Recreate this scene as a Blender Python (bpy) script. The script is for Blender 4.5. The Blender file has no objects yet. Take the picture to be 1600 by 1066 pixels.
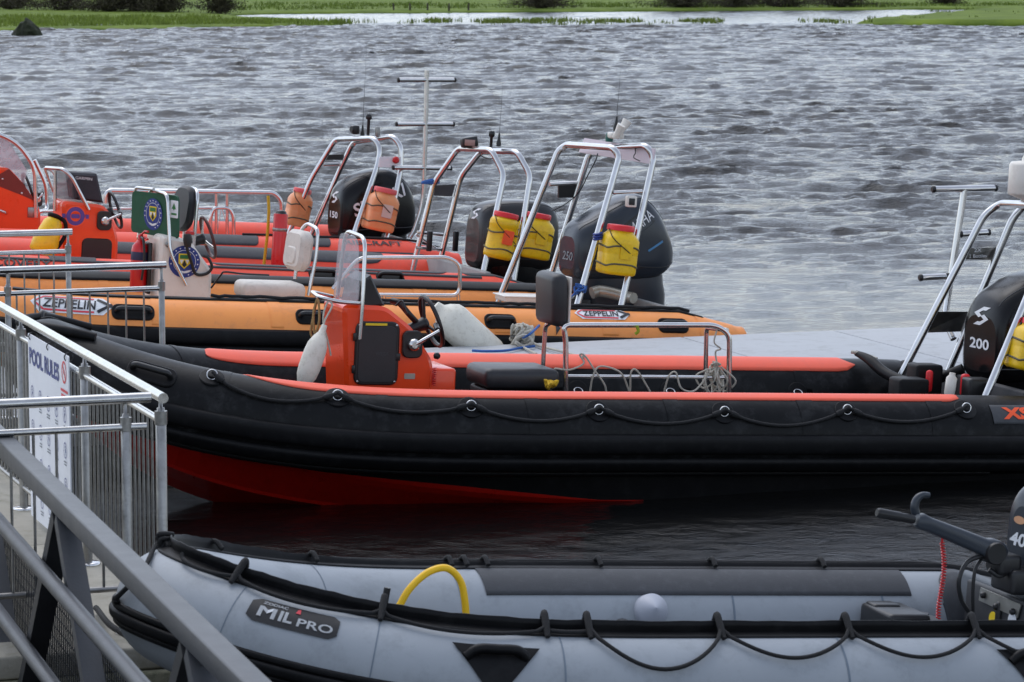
import bpy, bmesh, math, random
import numpy as np
from mathutils import Vector, Matrix
from mathutils.bvhtree import BVHTree
R = math.radians
random.seed(7)
SC = bpy.context.scene
COL = SC.collection

# ---------------------------------------------------------------- camera, sky, sun, exposure
CAM_H, FPX, HORIZON = 3.3, 4900.0, -60.0
PITCH = math.atan((533 - HORIZON) / FPX)
cd = bpy.data.cameras.new('camera')
cd.sensor_width = 36.0
cd.lens = FPX / 1600 * 36
cd.clip_start = 0.1
cd.clip_end = 6000
cd.dof.use_dof = True
cd.dof.focus_distance = 20.5
cd.dof.aperture_fstop = 11
cam = bpy.data.objects.new('camera', cd)
COL.objects.link(cam)
cam.location = (0, 0, CAM_H)
cam.rotation_euler = (math.pi / 2 - PITCH, 0, 0)
SC.camera = cam

SUN_EL, SUN_AZ = R(60), R(-32)          # azimuth from +Y towards +X: a veiled sun high ahead on the left
world = bpy.data.worlds.new('World')
SC.world = world
world.use_nodes = True
nt = world.node_tree
bg = nt.nodes['Background']
sky = nt.nodes.new('ShaderNodeTexSky')
sky.sky_type = 'NISHITA'
sky.sun_disc = False
sky.sun_elevation = SUN_EL
sky.sun_rotation = SUN_AZ
sky.air_density = 1.0
sky.dust_density = 1.3
sky.ozone_density = 1.0
hs = nt.nodes.new('ShaderNodeHueSaturation')     # overcast: the blue is mostly washed out by cloud
hs.inputs['Saturation'].default_value = 0.42
nt.links.new(sky.outputs['Color'], hs.inputs['Color'])
tint = nt.nodes.new('ShaderNodeMix')               # cool grey of the cloud sheet
tint.data_type = 'RGBA'; tint.blend_type = 'MULTIPLY'; tint.inputs['Factor'].default_value = 1.0
tint.inputs[7].default_value = (0.94, 0.98, 1.05, 1)
nt.links.new(hs.outputs['Color'], tint.inputs[6])
nt.links.new(tint.outputs[2], bg.inputs['Color'])
bg.inputs['Strength'].default_value = 0.15
sd = bpy.data.lights.new('sun', 'SUN')
sd.energy = 0.5
sd.angle = R(60)
sd.color = (1.0, 0.97, 0.93)
sun = bpy.data.objects.new('sun', sd)
COL.objects.link(sun)
sun.location = (0, 0, 60)
sdir = Vector((math.sin(SUN_AZ) * math.cos(SUN_EL), math.cos(SUN_AZ) * math.cos(SUN_EL), math.sin(SUN_EL)))
sun.rotation_euler = sdir.to_track_quat('Z', 'Y').to_euler()
SC.view_settings.view_transform = 'Standard'
SC.view_settings.look = 'None'
SC.view_settings.gamma = 1
SC.view_settings.exposure = 0.60
SC.view_settings.use_curve_mapping = False

# ---------------------------------------------------------------- measuring helpers (photo pixel -> real position)
CO = Vector((0, 0, CAM_H))
UP = Vector((0, math.sin(PITCH), math.cos(PITCH)))
FW = Vector((0, math.cos(PITCH), -math.sin(PITCH)))
def ray(px, py):
    return Vector(((px - 800) / FPX, 0, 0)) + UP * ((533 - py) / FPX) + FW
def W(px, py, Y):
    d = ray(px, py)
    return CO + d * (Y / d.y)
def Wz(px, py, z):
    d = ray(px, py)
    return CO + d * ((z - CAM_H) / d.z)
def proj(p):
    d = Vector(p) - CO
    k = d.dot(FW)
    return (800 + FPX * d.x / k, 533 - FPX * d.dot(UP) / k)

# ---------------------------------------------------------------- materials
MATS = {}
def srgb(r, g, b):
    f = lambda c: (c / 255 / 12.92) if c / 255 <= 0.04045 else ((c / 255 + 0.055) / 1.055) ** 2.4
    return (f(r), f(g), f(b), 1)
def mat(name, col, rough=0.5, metal=0.0, var=0.10, scale=6.0, bump=0.0, bscale=60.0, coat=0.0, alpha=None, dirt=None, dirt_amt=0.0, spec=0.5, stretch=None):
    if name in MATS:
        return MATS[name]
    m = bpy.data.materials.new(name)
    m.use_nodes = True
    t = m.node_tree
    p = t.nodes['Principled BSDF']
    p.inputs['Roughness'].default_value = rough
    p.inputs['Metallic'].default_value = metal
    p.inputs['Coat Weight'].default_value = coat
    p.inputs['Specular IOR Level'].default_value = spec
    tc = t.nodes.new('ShaderNodeTexCoord')
    src = tc.outputs['Object']
    if stretch:
        mp = t.nodes.new('ShaderNodeMapping')
        mp.inputs['Scale'].default_value = stretch
        t.links.new(src, mp.inputs['Vector'])
        src = mp.outputs['Vector']
    n = t.nodes.new('ShaderNodeTexNoise')
    n.inputs['Scale'].default_value = scale
    n.inputs['Detail'].default_value = 6
    n.inputs['Roughness'].default_value = 0.65
    t.links.new(src, n.inputs['Vector'])
    mr = t.nodes.new('ShaderNodeMapRange')
    mr.inputs['From Min'].default_value = 0.25
    mr.inputs['From Max'].default_value = 0.75
    mr.inputs['To Min'].default_value = 1 - var
    mr.inputs['To Max'].default_value = 1 + var
    t.links.new(n.outputs['Fac'], mr.inputs['Value'])
    vm = t.nodes.new('ShaderNodeVectorMath')
    vm.operation = 'SCALE'
    vm.inputs[0].default_value = col[:3]
    t.links.new(mr.outputs['Result'], vm.inputs['Scale'])
    out = vm.outputs['Vector']
    if dirt:
        n2 = t.nodes.new('ShaderNodeTexNoise')
        n2.inputs['Scale'].default_value = scale * 2.3
        n2.inputs['Detail'].default_value = 8
        n2.inputs['Roughness'].default_value = 0.75
        t.links.new(src, n2.inputs['Vector'])
        m2 = t.nodes.new('ShaderNodeMapRange')
        m2.inputs['From Min'].default_value = 0.50
        m2.inputs['From Max'].default_value = 0.72
        m2.inputs['To Max'].default_value = dirt_amt
        t.links.new(n2.outputs['Fac'], m2.inputs['Value'])
        mx = t.nodes.new('ShaderNodeMix')
        mx.data_type = 'RGBA'
        t.links.new(m2.outputs['Result'], mx.inputs['Factor'])
        t.links.new(out, mx.inputs[6])
        mx.inputs[7].default_value = dirt
        out = mx.outputs[2]
    t.links.new(out, p.inputs['Base Color'])
    r2 = t.nodes.new('ShaderNodeMapRange')
    r2.inputs['To Min'].default_value = max(0.02, rough - 0.10)
    r2.inputs['To Max'].default_value = min(1, rough + 0.10)
    t.links.new(n.outputs['Fac'], r2.inputs['Value'])
    t.links.new(r2.outputs['Result'], p.inputs['Roughness'])
    if bump:
        nb = t.nodes.new('ShaderNodeTexNoise')
        nb.inputs['Scale'].default_value = bscale
        nb.inputs['Detail'].default_value = 4
        t.links.new(src, nb.inputs['Vector'])
        bp = t.nodes.new('ShaderNodeBump')
        bp.inputs['Strength'].default_value = bump
        bp.inputs['Distance'].default_value = 0.01
        t.links.new(nb.outputs['Fac'], bp.inputs['Height'])
        t.links.new(bp.outputs['Normal'], p.inputs['Normal'])
    if alpha is not None:
        p.inputs['Alpha'].default_value = alpha
    MATS[name] = m
    return m

M_steel = mat('stainless_steel', (0.66, 0.65, 0.645), 0.19, 1.0, var=0.10, scale=9)
M_dullsteel = mat('weathered_steel', (0.31, 0.305, 0.295), 0.36, 1.0, var=0.28, scale=14, bump=0.08, bscale=90, dirt=(0.16, 0.13, 0.10, 1), dirt_amt=0.35)
M_rail = mat('polished_rail_steel', (0.56, 0.555, 0.545), 0.22, 1.0, var=0.16, scale=14, dirt=(0.22, 0.19, 0.16, 1), dirt_amt=0.3)
M_black = mat('black_rubber', (0.006, 0.006, 0.007), 0.5, var=0.25, scale=5, dirt=(0.04, 0.04, 0.04, 1), dirt_amt=0.25, spec=0.2)
M_blacktube = mat('black_tube_fabric', (0.006, 0.0063, 0.007), 0.40, var=0.3, scale=3.5, bump=0.22, bscale=9, dirt=(0.075, 0.075, 0.078, 1), dirt_amt=0.34, spec=0.17)
M_plastic = mat('black_plastic', (0.012, 0.012, 0.013), 0.38, var=0.2, scale=12)
M_vinyl = mat('black_vinyl', (0.022, 0.022, 0.025), 0.42, var=0.2, scale=8, bump=0.08, bscale=120)
M_coral = mat('coral_tube_fabric', srgb(250, 100, 72), 0.55, var=0.07, scale=4, dirt=srgb(215, 105, 85), dirt_amt=0.35)
M_redtube = mat('red_tube_fabric', srgb(248, 82, 56), 0.52, var=0.10, scale=3, bump=0.2, bscale=8, dirt=srgb(196, 92, 74), dirt_amt=0.5)
M_orange = mat('orange_tube_fabric', srgb(255, 160, 82), 0.52, var=0.08, scale=3, bump=0.2, bscale=8, dirt=srgb(206, 134, 88), dirt_amt=0.5)
M_console = mat('orange_gelcoat', srgb(246, 70, 14), 0.3, var=0.05, scale=4, coat=0.35, dirt=srgb(190, 60, 30), dirt_amt=0.2)
M_white = mat('white_gelcoat', srgb(228, 222, 212), 0.35, var=0.04, scale=5, dirt=srgb(190, 178, 160), dirt_amt=0.4)
M_whitev = mat('white_vinyl', srgb(216, 208, 198), 0.5, var=0.06, scale=7, dirt=srgb(165, 152, 140), dirt_amt=0.5)
M_fender = mat('fender_vinyl', srgb(226, 222, 208), 0.48, var=0.05, scale=9, dirt=srgb(168, 160, 140), dirt_amt=0.6)
M_hullred = mat('red_hull_paint', srgb(172, 20, 9), 0.30, var=0.08, scale=4, coat=0.3, dirt=srgb(110, 20, 12), dirt_amt=0.35)
M_hullorange = mat('orange_hull_paint', srgb(225, 100, 22), 0.35, var=0.08, scale=4)
M_greytube = mat('grey_tube_fabric', srgb(158, 164, 170), 0.50, var=0.07, scale=2.5, bump=0.22, bscale=7, dirt=srgb(128, 134, 138), dirt_amt=0.65)
M_greyline = mat('seam_tape', srgb(112, 124, 136), 0.6, var=0.08)
M_darkpatch = mat('charcoal_patch', srgb(62, 64, 68), 0.65, var=0.12, scale=8, bump=0.12, bscale=160, dirt=srgb(88, 90, 94), dirt_amt=0.4)
M_yellow = mat('yellow_plastic', srgb(240, 196, 14), 0.38, var=0.06, scale=10, dirt=srgb(176, 140, 30), dirt_amt=0.5)
M_yhose = mat('yellow_hose', srgb(248, 196, 20), 0.4, var=0.04)
M_orangep = mat('faded_orange_plastic', srgb(236, 152, 96), 0.42, var=0.08, scale=9, dirt=srgb(226, 176, 130), dirt_amt=0.6)
M_redlid = mat('red_plastic', srgb(222, 32, 40), 0.38, var=0.08, scale=9)
M_pinklid = mat('faded_red_plastic', srgb(226, 88, 88), 0.45, var=0.08, scale=9)
M_red = mat('red_paint', srgb(200, 16, 22), 0.3, var=0.08, scale=5, coat=0.3)
M_print_w = mat('white_print', srgb(232, 234, 236), 0.45, var=0.03)
M_print_k = mat('black_print', srgb(22, 24, 34), 0.45, var=0.05)
M_print_o = mat('orange_print', srgb(255, 92, 40), 0.45, var=0.04)
M_print_b = mat('blue_print', srgb(38, 58, 132), 0.45, var=0.05)
M_print_lb = mat('cyan_print', srgb(70, 130, 175), 0.45, var=0.05)
M_print_r = mat('red_print', srgb(222, 60, 74), 0.45, var=0.05)
M_print_g = mat('green_print', srgb(50, 120, 60), 0.45, var=0.05)
M_print_y = mat('yellow_print', srgb(238, 206, 40), 0.45, var=0.05)
M_grey = mat('grey_print', srgb(130, 136, 142), 0.5, var=0.05)
M_rope_w = mat('pale_rope', srgb(196, 190, 176), 0.85, var=0.25, scale=90, bump=0.6, bscale=260)
M_rope_k = mat('black_rope', (0.012, 0.012, 0.013), 0.8, var=0.3, scale=90, bump=0.6, bscale=260)
M_rope_b = mat('blue_rope', srgb(52, 98, 168), 0.8, var=0.3, scale=90, bump=0.6, bscale=260)
M_rope_t = mat('tan_rope', srgb(168, 132, 82), 0.85, var=0.3, scale=90, bump=0.6, bscale=260)
M_rope_y = mat('yellow_rope', srgb(212, 172, 40), 0.85, var=0.3, scale=90, bump=0.6, bscale=260)
M_engk = mat('black_cowl_paint', (0.004, 0.004, 0.005), 0.22, var=0.1, scale=4, spec=0.28, dirt=(0.03, 0.03, 0.03, 1), dirt_amt=0.2)
M_engy = mat('blue_grey_cowl_paint', srgb(42, 49, 58), 0.22, var=0.06, scale=4, spec=0.45)
M_engd = mat('dark_blue_grey_paint', srgb(48, 54, 62), 0.34, var=0.1, scale=4)
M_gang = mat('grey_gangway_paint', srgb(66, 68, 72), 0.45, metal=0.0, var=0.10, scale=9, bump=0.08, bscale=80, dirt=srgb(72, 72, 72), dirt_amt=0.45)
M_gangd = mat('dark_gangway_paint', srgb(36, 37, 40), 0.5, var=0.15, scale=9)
M_alu = mat('dull_aluminium', srgb(170, 168, 160), 0.42, 0.85, var=0.15, scale=14)
M_green = mat('green_cover_fabric', srgb(30, 82, 56), 0.65, var=0.2, scale=9, bump=0.3, bscale=22)
M_wood = mat('wet_dark_timber', srgb(70, 62, 50), 0.7, var=0.3, scale=8)
def glass_mat(name, col, alpha, rough=0.08):
    m = mat(name, col, rough, var=0.25, scale=14, alpha=alpha, dirt=(0.75, 0.75, 0.75, 1), dirt_amt=0.4)
    return m
M_screen = glass_mat('scuffed_perspex', (0.62, 0.62, 0.66), 0.36, 0.14)
M_tint = glass_mat('tinted_perspex', (0.16, 0.18, 0.20), 0.50, 0.08)

# ---------------------------------------------------------------- mesh builder
def V3(p): return Vector((p[0], p[1], p[2]))
def spline(pts, k=8, closed=False):
    P = [V3(p) for p in pts]
    n = len(P)
    out = []
    rng = range(n if closed else n - 1)
    for i in rng:
        if closed:
            a, b, c, d = P[(i - 1) % n], P[i], P[(i + 1) % n], P[(i + 2) % n]
        else:
            b, c = P[i], P[i + 1]
            a = P[i - 1] if i > 0 else b * 2 - c
            d = P[i + 2] if i + 2 < n else c * 2 - b
        for j in range(k):
            t = j / k
            out.append(0.5 * ((2 * b) + (c - a) * t + (2 * a - 5 * b + 4 * c - d) * t * t + (3 * b - a - 3 * c + d) * t ** 3))
    if not closed:
        out.append(P[-1])
    return out
def fillet(pts, r, n=6):
    P = [V3(p) for p in pts]
    out = [P[0]]
    for i in range(1, len(P) - 1):
        a, b, c = P[i - 1], P[i], P[i + 1]
        rr = r[i] if isinstance(r, (list, tuple)) else r
        d1, d2 = (a - b), (c - b)
        q = min(rr, d1.length * 0.49, d2.length * 0.49)
        p0, p1 = b + d1.normalized() * q, b + d2.normalized() * q
        for j in range(n + 1):
            t = j / n
            out.append(p0 * (1 - t) ** 2 + b * 2 * t * (1 - t) + p1 * t * t)
    out.append(P[-1])
    return out
class MB:
    def __init__(s):
        s.v, s.f, s.m, s.sm = [], [], [], []
    def add(s, verts, faces, mi=0, smooth=True):
        o = len(s.v)
        s.v += [tuple(v) for v in verts]
        for f in faces:
            s.f.append(tuple(o + i for i in f))
            s.m.append(mi)
            s.sm.append(smooth)
        return s
    def loft(s, rings, mi=0, caps=True, smooth=True, closed=True):
        n = len(rings[0])
        vs = [p for r in rings for p in r]
        fs = []
        for i in range(len(rings) - 1):
            for j in range(n if closed else n - 1):
                a, b = i * n + j, i * n + (j + 1) % n
                fs.append((a, b, b + n, a + n))
        s.add(vs, fs, mi, smooth)
        if caps:
            s.add(rings[0], [tuple(range(n))[::-1]], mi, False)
            s.add(rings[-1], [tuple(range(n))], mi, False)
        return s
    def tube(s, pts, r, n=10, mi=0, caps=True, flat=1.0):
        P = [V3(p) for p in pts]
        Q = [P[0]]
        for p in P[1:]:
            if (p - Q[-1]).length > 1e-6:
                Q.append(p)
        P = Q
        N = len(P)
        rs = list(r) if isinstance(r, (list, tuple)) else [r] * N
        if len(rs) != N:
            rs = list(np.interp(np.linspace(0, 1, N), np.linspace(0, 1, len(rs)), rs))
        t0 = (P[1] - P[0]).normalized()
        ref = Vector((0, 0, 1)) if abs(t0.z) < 0.9 else Vector((1, 0, 0))
        u = (ref - t0 * ref.dot(t0)).normalized()
        rings = []
        for i in range(N):
            t = (P[min(i + 1, N - 1)] - P[max(i - 1, 0)]).normalized()
            u = (u - t * u.dot(t)).normalized()
            w = t.cross(u)
            rings.append([P[i] + (u * math.cos(2 * math.pi * k / n) * flat + w * math.sin(2 * math.pi * k / n)) * rs[i] for k in range(n)])
        return s.loft(rings, mi, caps)
    def box(s, c, size, b=0.0, mi=0, M=None):
        hx, hy, hz = size[0] / 2, size[1] / 2, size[2] / 2
        b = min(b, hx * 0.98, hy * 0.98, hz * 0.98)
        c = V3(c)
        vs, fs = [], []
        if b <= 0:
            for x in (-1, 1):
                for y in (-1, 1):
                    for z in (-1, 1):
                        vs.append(Vector((x * hx, y * hy, z * hz)))
            fs = [(0, 1, 3, 2), (4, 6, 7, 5), (0, 4, 5, 1), (2, 3, 7, 6), (0, 2, 6, 4), (1, 5, 7, 3)]
        else:
            bm = bmesh.new()
            bmesh.ops.create_cube(bm, size=1)
            for v in bm.verts:
                v.co = Vector((v.co.x * 2 * hx, v.co.y * 2 * hy, v.co.z * 2 * hz))
            bmesh.ops.bevel(bm, geom=bm.edges[:], offset=b, segments=2 if b < 0.02 else 3, profile=0.5, affect='EDGES')
            bm.verts.index_update()
            vs = [v.co.copy() for v in bm.verts]
            fs = [tuple(v.index for v in f.verts) for f in bm.faces]
            bm.free()
        if M is not None:
            vs = [M @ v for v in vs]
        s.add([v + c for v in vs], fs, mi, False if b <= 0 else True)
        return s
    def prism(s, poly, o, ax, ay, th, mi=0, bev=0.0):
        """outline poly (2d) laid on axes ax, ay at o, extruded +-th/2 along ax x ay, edges eased by bev"""
        ax, ay, o = V3(ax).normalized(), V3(ay).normalized(), V3(o)
        az = ax.cross(ay).normalized()
        area = sum(poly[i][0] * poly[(i + 1) % len(poly)][1] - poly[(i + 1) % len(poly)][0] * poly[i][1] for i in range(len(poly)))
        if area < 0:
            poly = poly[::-1]
        n = len(poly)
        def inset(d):
            if d == 0:
                return poly
            out = []
            for i in range(n):
                a, b, c = Vector(poly[i - 1]), Vector(poly[i]), Vector(poly[(i + 1) % n])
                e1, e2 = (b - a), (c - b)
                if e1.length < 1e-9 or e2.length < 1e-9:
                    out.append(tuple(b)); continue
                e1.normalize(); e2.normalize()
                n1, n2 = Vector((-e1.y, e1.x)), Vector((-e2.y, e2.x))
                k = (n1 + n2)
                k = k / max(0.35, k.length_squared / 2) if k.length > 1e-6 else n1
                out.append((b.x + k.x * d, b.y + k.y * d))
            return out
        lv = [(-th / 2, bev), (-th / 2 + bev, 0), (th / 2 - bev, 0), (th / 2, bev)] if bev else [(-th / 2, 0), (th / 2, 0)]
        rings = [[o + ax * x + ay * y + az * h for x, y in inset(d)] for h, d in lv]
        return s.loft(rings, mi, True, smooth=False)
    def lathe(s, prof, o, axis=(0, 0, 1), n=20, mi=0, caps=True):
        axis = V3(axis).normalized()
        o = V3(o)
        ref = Vector((0, 0, 1)) if abs(axis.z) < 0.9 else Vector((1, 0, 0))
        u = (ref - axis * ref.dot(axis)).normalized()
        w = axis.cross(u)
        rings = [[o + axis * z + (u * math.cos(2 * math.pi * k / n) + w * math.sin(2 * math.pi * k / n)) * r for k in range(n)] for r, z in prof]
        return s.loft(rings, mi, caps)
    def torus(s, c, ax, ay, ra, r, n=36, k=8, mi=0, rb=None, a0=0, a1=2 * math.pi):
        ax, ay, c = V3(ax).normalized(), V3(ay).normalized(), V3(c)
        full = abs(a1 - a0 - 2 * math.pi) < 1e-6
        rb = rb or ra
        pts = [c + ax * ra * math.cos(a0 + (a1 - a0) * i / n) + ay * rb * math.sin(a0 + (a1 - a0) * i / n) for i in range(n + 1)]
        return s.tube(pts, r, k, mi, caps=not full)
    def build(s, name, mats, parent=None):
        me = bpy.data.meshes.new(name)
        me.from_pydata(s.v, [], s.f)
        if not isinstance(mats, (list, tuple)):
            mats = [mats]
        for m in mats:
            me.materials.append(m)
        me.polygons.foreach_set('material_index', s.m)
        me.polygons.foreach_set('use_smooth', s.sm)
        me.update()
        o = bpy.data.objects.new(name, me)
        COL.objects.link(o)
        if parent:
            o.parent = parent
        return o
    def bvh(s):
        return BVHTree.FromPolygons([V3(v) for v in s.v], s.f)

def tag(o, label, cat, group=None, kind=None):
    o['label'] = label
    o['category'] = cat
    if group: o['group'] = group
    if kind: o['kind'] = kind
    return o
def struct(o, label=None, cat=None):
    o['kind'] = 'structure'
    if label: o['label'] = label
    if cat: o['category'] = cat
    return o
def empty(name, loc=(0, 0, 0), label=None, cat=None, group=None):
    o = bpy.data.objects.new(name, None)
    COL.objects.link(o)
    o.location = loc
    o.empty_display_size = 0.2
    if label: tag(o, label, cat, group)
    return o
TXT = {}
def text2d(body, size=1.0, bold=0.0, shear=0.0, sub=2):
    key = (body, bold, shear, sub)
    if key not in TXT:
        c = bpy.data.curves.new('t', 'FONT')
        c.body = body
        c.offset = bold
        c.shear = shear
        c.align_x = 'CENTER'
        c.align_y = 'CENTER'
        c.resolution_u = 3
        o = bpy.data.objects.new('t', c)
        COL.objects.link(o)
        dg = bpy.context.evaluated_depsgraph_get()
        dg.update()
        me = bpy.data.meshes.new_from_object(o.evaluated_get(dg))
        bm = bmesh.new()
        bm.from_mesh(me)
        bmesh.ops.triangulate(bm, faces=bm.faces[:])
        for _ in range(sub):
            long = [e for e in bm.edges if e.calc_length() > 0.16]
            if long:
                bmesh.ops.subdivide_edges(bm, edges=long, cuts=1)
                bmesh.ops.triangulate(bm, faces=bm.faces[:])
        bm.verts.index_update()
        vs = [(v.co.x, v.co.y) for v in bm.verts]
        fs = [tuple(v.index for v in f.verts) for f in bm.faces]
        bm.free()
        bpy.data.objects.remove(o)
        bpy.data.curves.remove(c)
        bpy.data.meshes.remove(me)
        xs = [a for a, b in vs]; ys = [b for a, b in vs]
        cx, cy = (min(xs) + max(xs)) / 2, (min(ys) + max(ys)) / 2
        w, h = max(xs) - min(xs), max(ys) - min(ys)
        TXT[key] = ([(a - cx, b - cy) for a, b in vs], fs, w, h)
    return TXT[key]
def put_text(mb, body, fn, width, height, mi=0, bold=0.0, shear=0.0, sub=2):
    """fn(u, v) -> 3d point; the lettering is fitted into width x height"""
    vs, fs, w, h = text2d(body, 1, bold, shear, sub)
    pts = [fn(a / w * width, b / h * height) for a, b in vs]
    mb.add(pts, fs, mi, False)
    return mb
def plane_fn(o, ax, ay, off=0.0):
    o, ax, ay = V3(o), V3(ax).normalized(), V3(ay).normalized()
    az = ax.cross(ay)
    return lambda u, v: o + ax * u + ay * v + az * off
def wrap_fn(bvh, o, ax, ay, off=0.003):
    """throws flat lettering onto the surface behind it"""
    o, ax, ay = V3(o), V3(ax).normalized(), V3(ay).normalized()
    az = ax.cross(ay).normalized()
    def f(u, v):
        p = o + ax * u + ay * v
        h = bvh.ray_cast(p + az * 0.6, -az)
        if h[0] is None:
            return p
        return h[0] + az * off
    return f
def poly_fn(mb, poly, fn, mi=0):
    """flat outline laid on a surface map"""
    mb.add([fn(x, y) for x, y in poly], [tuple(range(len(poly)))], mi, False)
def disc(r, n=24, rb=None): return [(r * math.cos(2 * math.pi * i / n), (rb or r) * math.sin(2 * math.pi * i / n)) for i in range(n)]
def ringfaces(mb, r0, r1, fn, mi=0, n=28, sx=1.0):
    vs = []
    for i in range(n):
        a = 2 * math.pi * i / n
        vs += [fn(r0 * sx * math.cos(a), r0 * math.sin(a)), fn(r1 * sx * math.cos(a), r1 * math.sin(a))]
    mb.add(vs, [(2 * i, 2 * i + 1, (2 * i + 3) % (2 * n), (2 * i + 2) % (2 * n)) for i in range(n)], mi, False)
def rrect(w, h, r, n=5):
    out = []
    for cx, cy, a0 in ((w / 2 - r, h / 2 - r, 0), (-w / 2 + r, h / 2 - r, 90), (-w / 2 + r, -h / 2 + r, 180), (w / 2 - r, -h / 2 + r, 270)):
        for i in range(n + 1):
            a = R(a0 + 90 * i / n)
            out.append((cx + r * math.cos(a), cy + r * math.sin(a)))
    return out
# ================================================================ WATER
def water_material():
    m = bpy.data.materials.new('peaty_river_water')
    m.use_nodes = True
    t = m.node_tree
    p = t.nodes['Principled BSDF']
    p.inputs['Roughness'].default_value = 0.06
    p.inputs['IOR'].default_value = 1.333
    tc = t.nodes.new('ShaderNodeTexCoord')
    def noise(scale, stretch, detail, rough=0.6, rot=0.0, kind='FBM'):
        mp = t.nodes.new('ShaderNodeMapping')
        mp.inputs['Scale'].default_value = stretch
        mp.inputs['Rotation'].default_value = (0, 0, rot)
        t.links.new(tc.outputs['Object'], mp.inputs['Vector'])
        n = t.nodes.new('ShaderNodeTexNoise')
        n.noise_type = kind
        n.inputs['Scale'].default_value = scale
        n.inputs['Detail'].default_value = detail
        n.inputs['Roughness'].default_value = rough
        n.inputs['Distortion'].default_value = 0.4
        t.links.new(mp.outputs['Vector'], n.inputs['Vector'])
        return n.outputs['Fac']
    def bump(h, strength, dist, prev=None):
        b = t.nodes.new('ShaderNodeBump')
        t.links.new(strength, b.inputs['Strength'])
        b.inputs['Distance'].default_value = dist
        t.links.new(h, b.inputs['Height'])
        if prev: t.links.new(prev, b.inputs['Normal'])
        return b.outputs['Normal']
    # gusts roughen the surface in patches
    ac = t.nodes.new('ShaderNodeAttribute')
    ac.attribute_name = 'chop'
    n0 = bump(noise(2.2, (0.8, 1.0, 1), 5, 0.6, 0.15, 'RIDGED_MULTIFRACTAL'), ac.outputs['Fac'], 0.03)
    n1 = bump(noise(5.0, (0.8, 1.0, 1), 7, 0.66, -0.12), ac.outputs['Fac'], 0.085, n0)
    n2 = bump(noise(16, (0.7, 1.0, 1), 4, 0.65, 0.1), ac.outputs['Fac'], 0.018, n1)
    t.links.new(n2, p.inputs['Normal'])
    at = t.nodes.new('ShaderNodeAttribute')
    at.attribute_name = 'foam'
    fn = noise(9.0, (0.5, 1.0, 1), 6, 0.75)
    mm = t.nodes.new('ShaderNodeMath'); mm.operation = 'MULTIPLY_ADD'
    t.links.new(at.outputs['Fac'], mm.inputs[0]); mm.inputs[1].default_value = 1.0
    t.links.new(fn, mm.inputs[2])
    mr = t.nodes.new('ShaderNodeMapRange')
    mr.inputs['From Min'].default_value = 0.80
    mr.inputs['From Max'].default_value = 1.05
    t.links.new(mm.outputs[0], mr.inputs['Value'])
    mx = t.nodes.new('ShaderNodeMix'); mx.data_type = 'RGBA'
    t.links.new(mr.outputs['Result'], mx.inputs['Factor'])
    mx.inputs[6].default_value = (0.008, 0.008, 0.008, 1)
    mx.inputs[7].default_value = (0.55, 0.57, 0.60, 1)
    t.links.new(mx.outputs[2], p.inputs['Base Color'])
    rr = t.nodes.new('ShaderNodeMapRange')
    rr.inputs['To Min'].default_value = 0.06
    rr.inputs['To Max'].default_value = 0.6
    t.links.new(mr.outputs['Result'], rr.inputs['Value'])
    t.links.new(rr.outputs['Result'], p.inputs['Roughness'])
    return m
M_water = water_material()
rs = np.random.RandomState(11)
WAVES = []
def band(n, l0, l1, slope, spread, env):
    for i in range(n):
        lam = l0 * (l1 / l0) ** ((i + rs.rand()) / n)
        ang = rs.normal(0, spread) + 0.10
        k = 2 * math.pi / lam
        # running down the reach towards the camera
        WAVES.append((k * math.sin(ang), -k * math.cos(ang), k, rs.rand() * 2 * math.pi, slope * math.sqrt(2.0 / n) / k * (0.6 + 0.8 * rs.rand()), env))
band(14, 1.7, 3.6, 0.055, 0.40, 0)
band(44, 0.62, 1.7, 0.125, 0.50, 1)
band(44, 0.27, 0.62, 0.20, 0.65, 2)
ENV = [[(2 * math.pi / (l0 * (0.6 + 0.9 * rs.rand())) * c_, 2 * math.pi / (l0 * (0.6 + 0.9 * rs.rand())) * s_, rs.rand() * 6.28) for c_, s_ in [(math.cos(q_), math.sin(q_)) for q_ in rs.rand(9) * 6.28]] for l0 in (60.0, 5.5, 3.2)]
def sstep(a, b, x):
    t = np.clip((x - a) / (b - a), 0, 1)
    return t * t * (3 - 2 * t)
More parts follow.
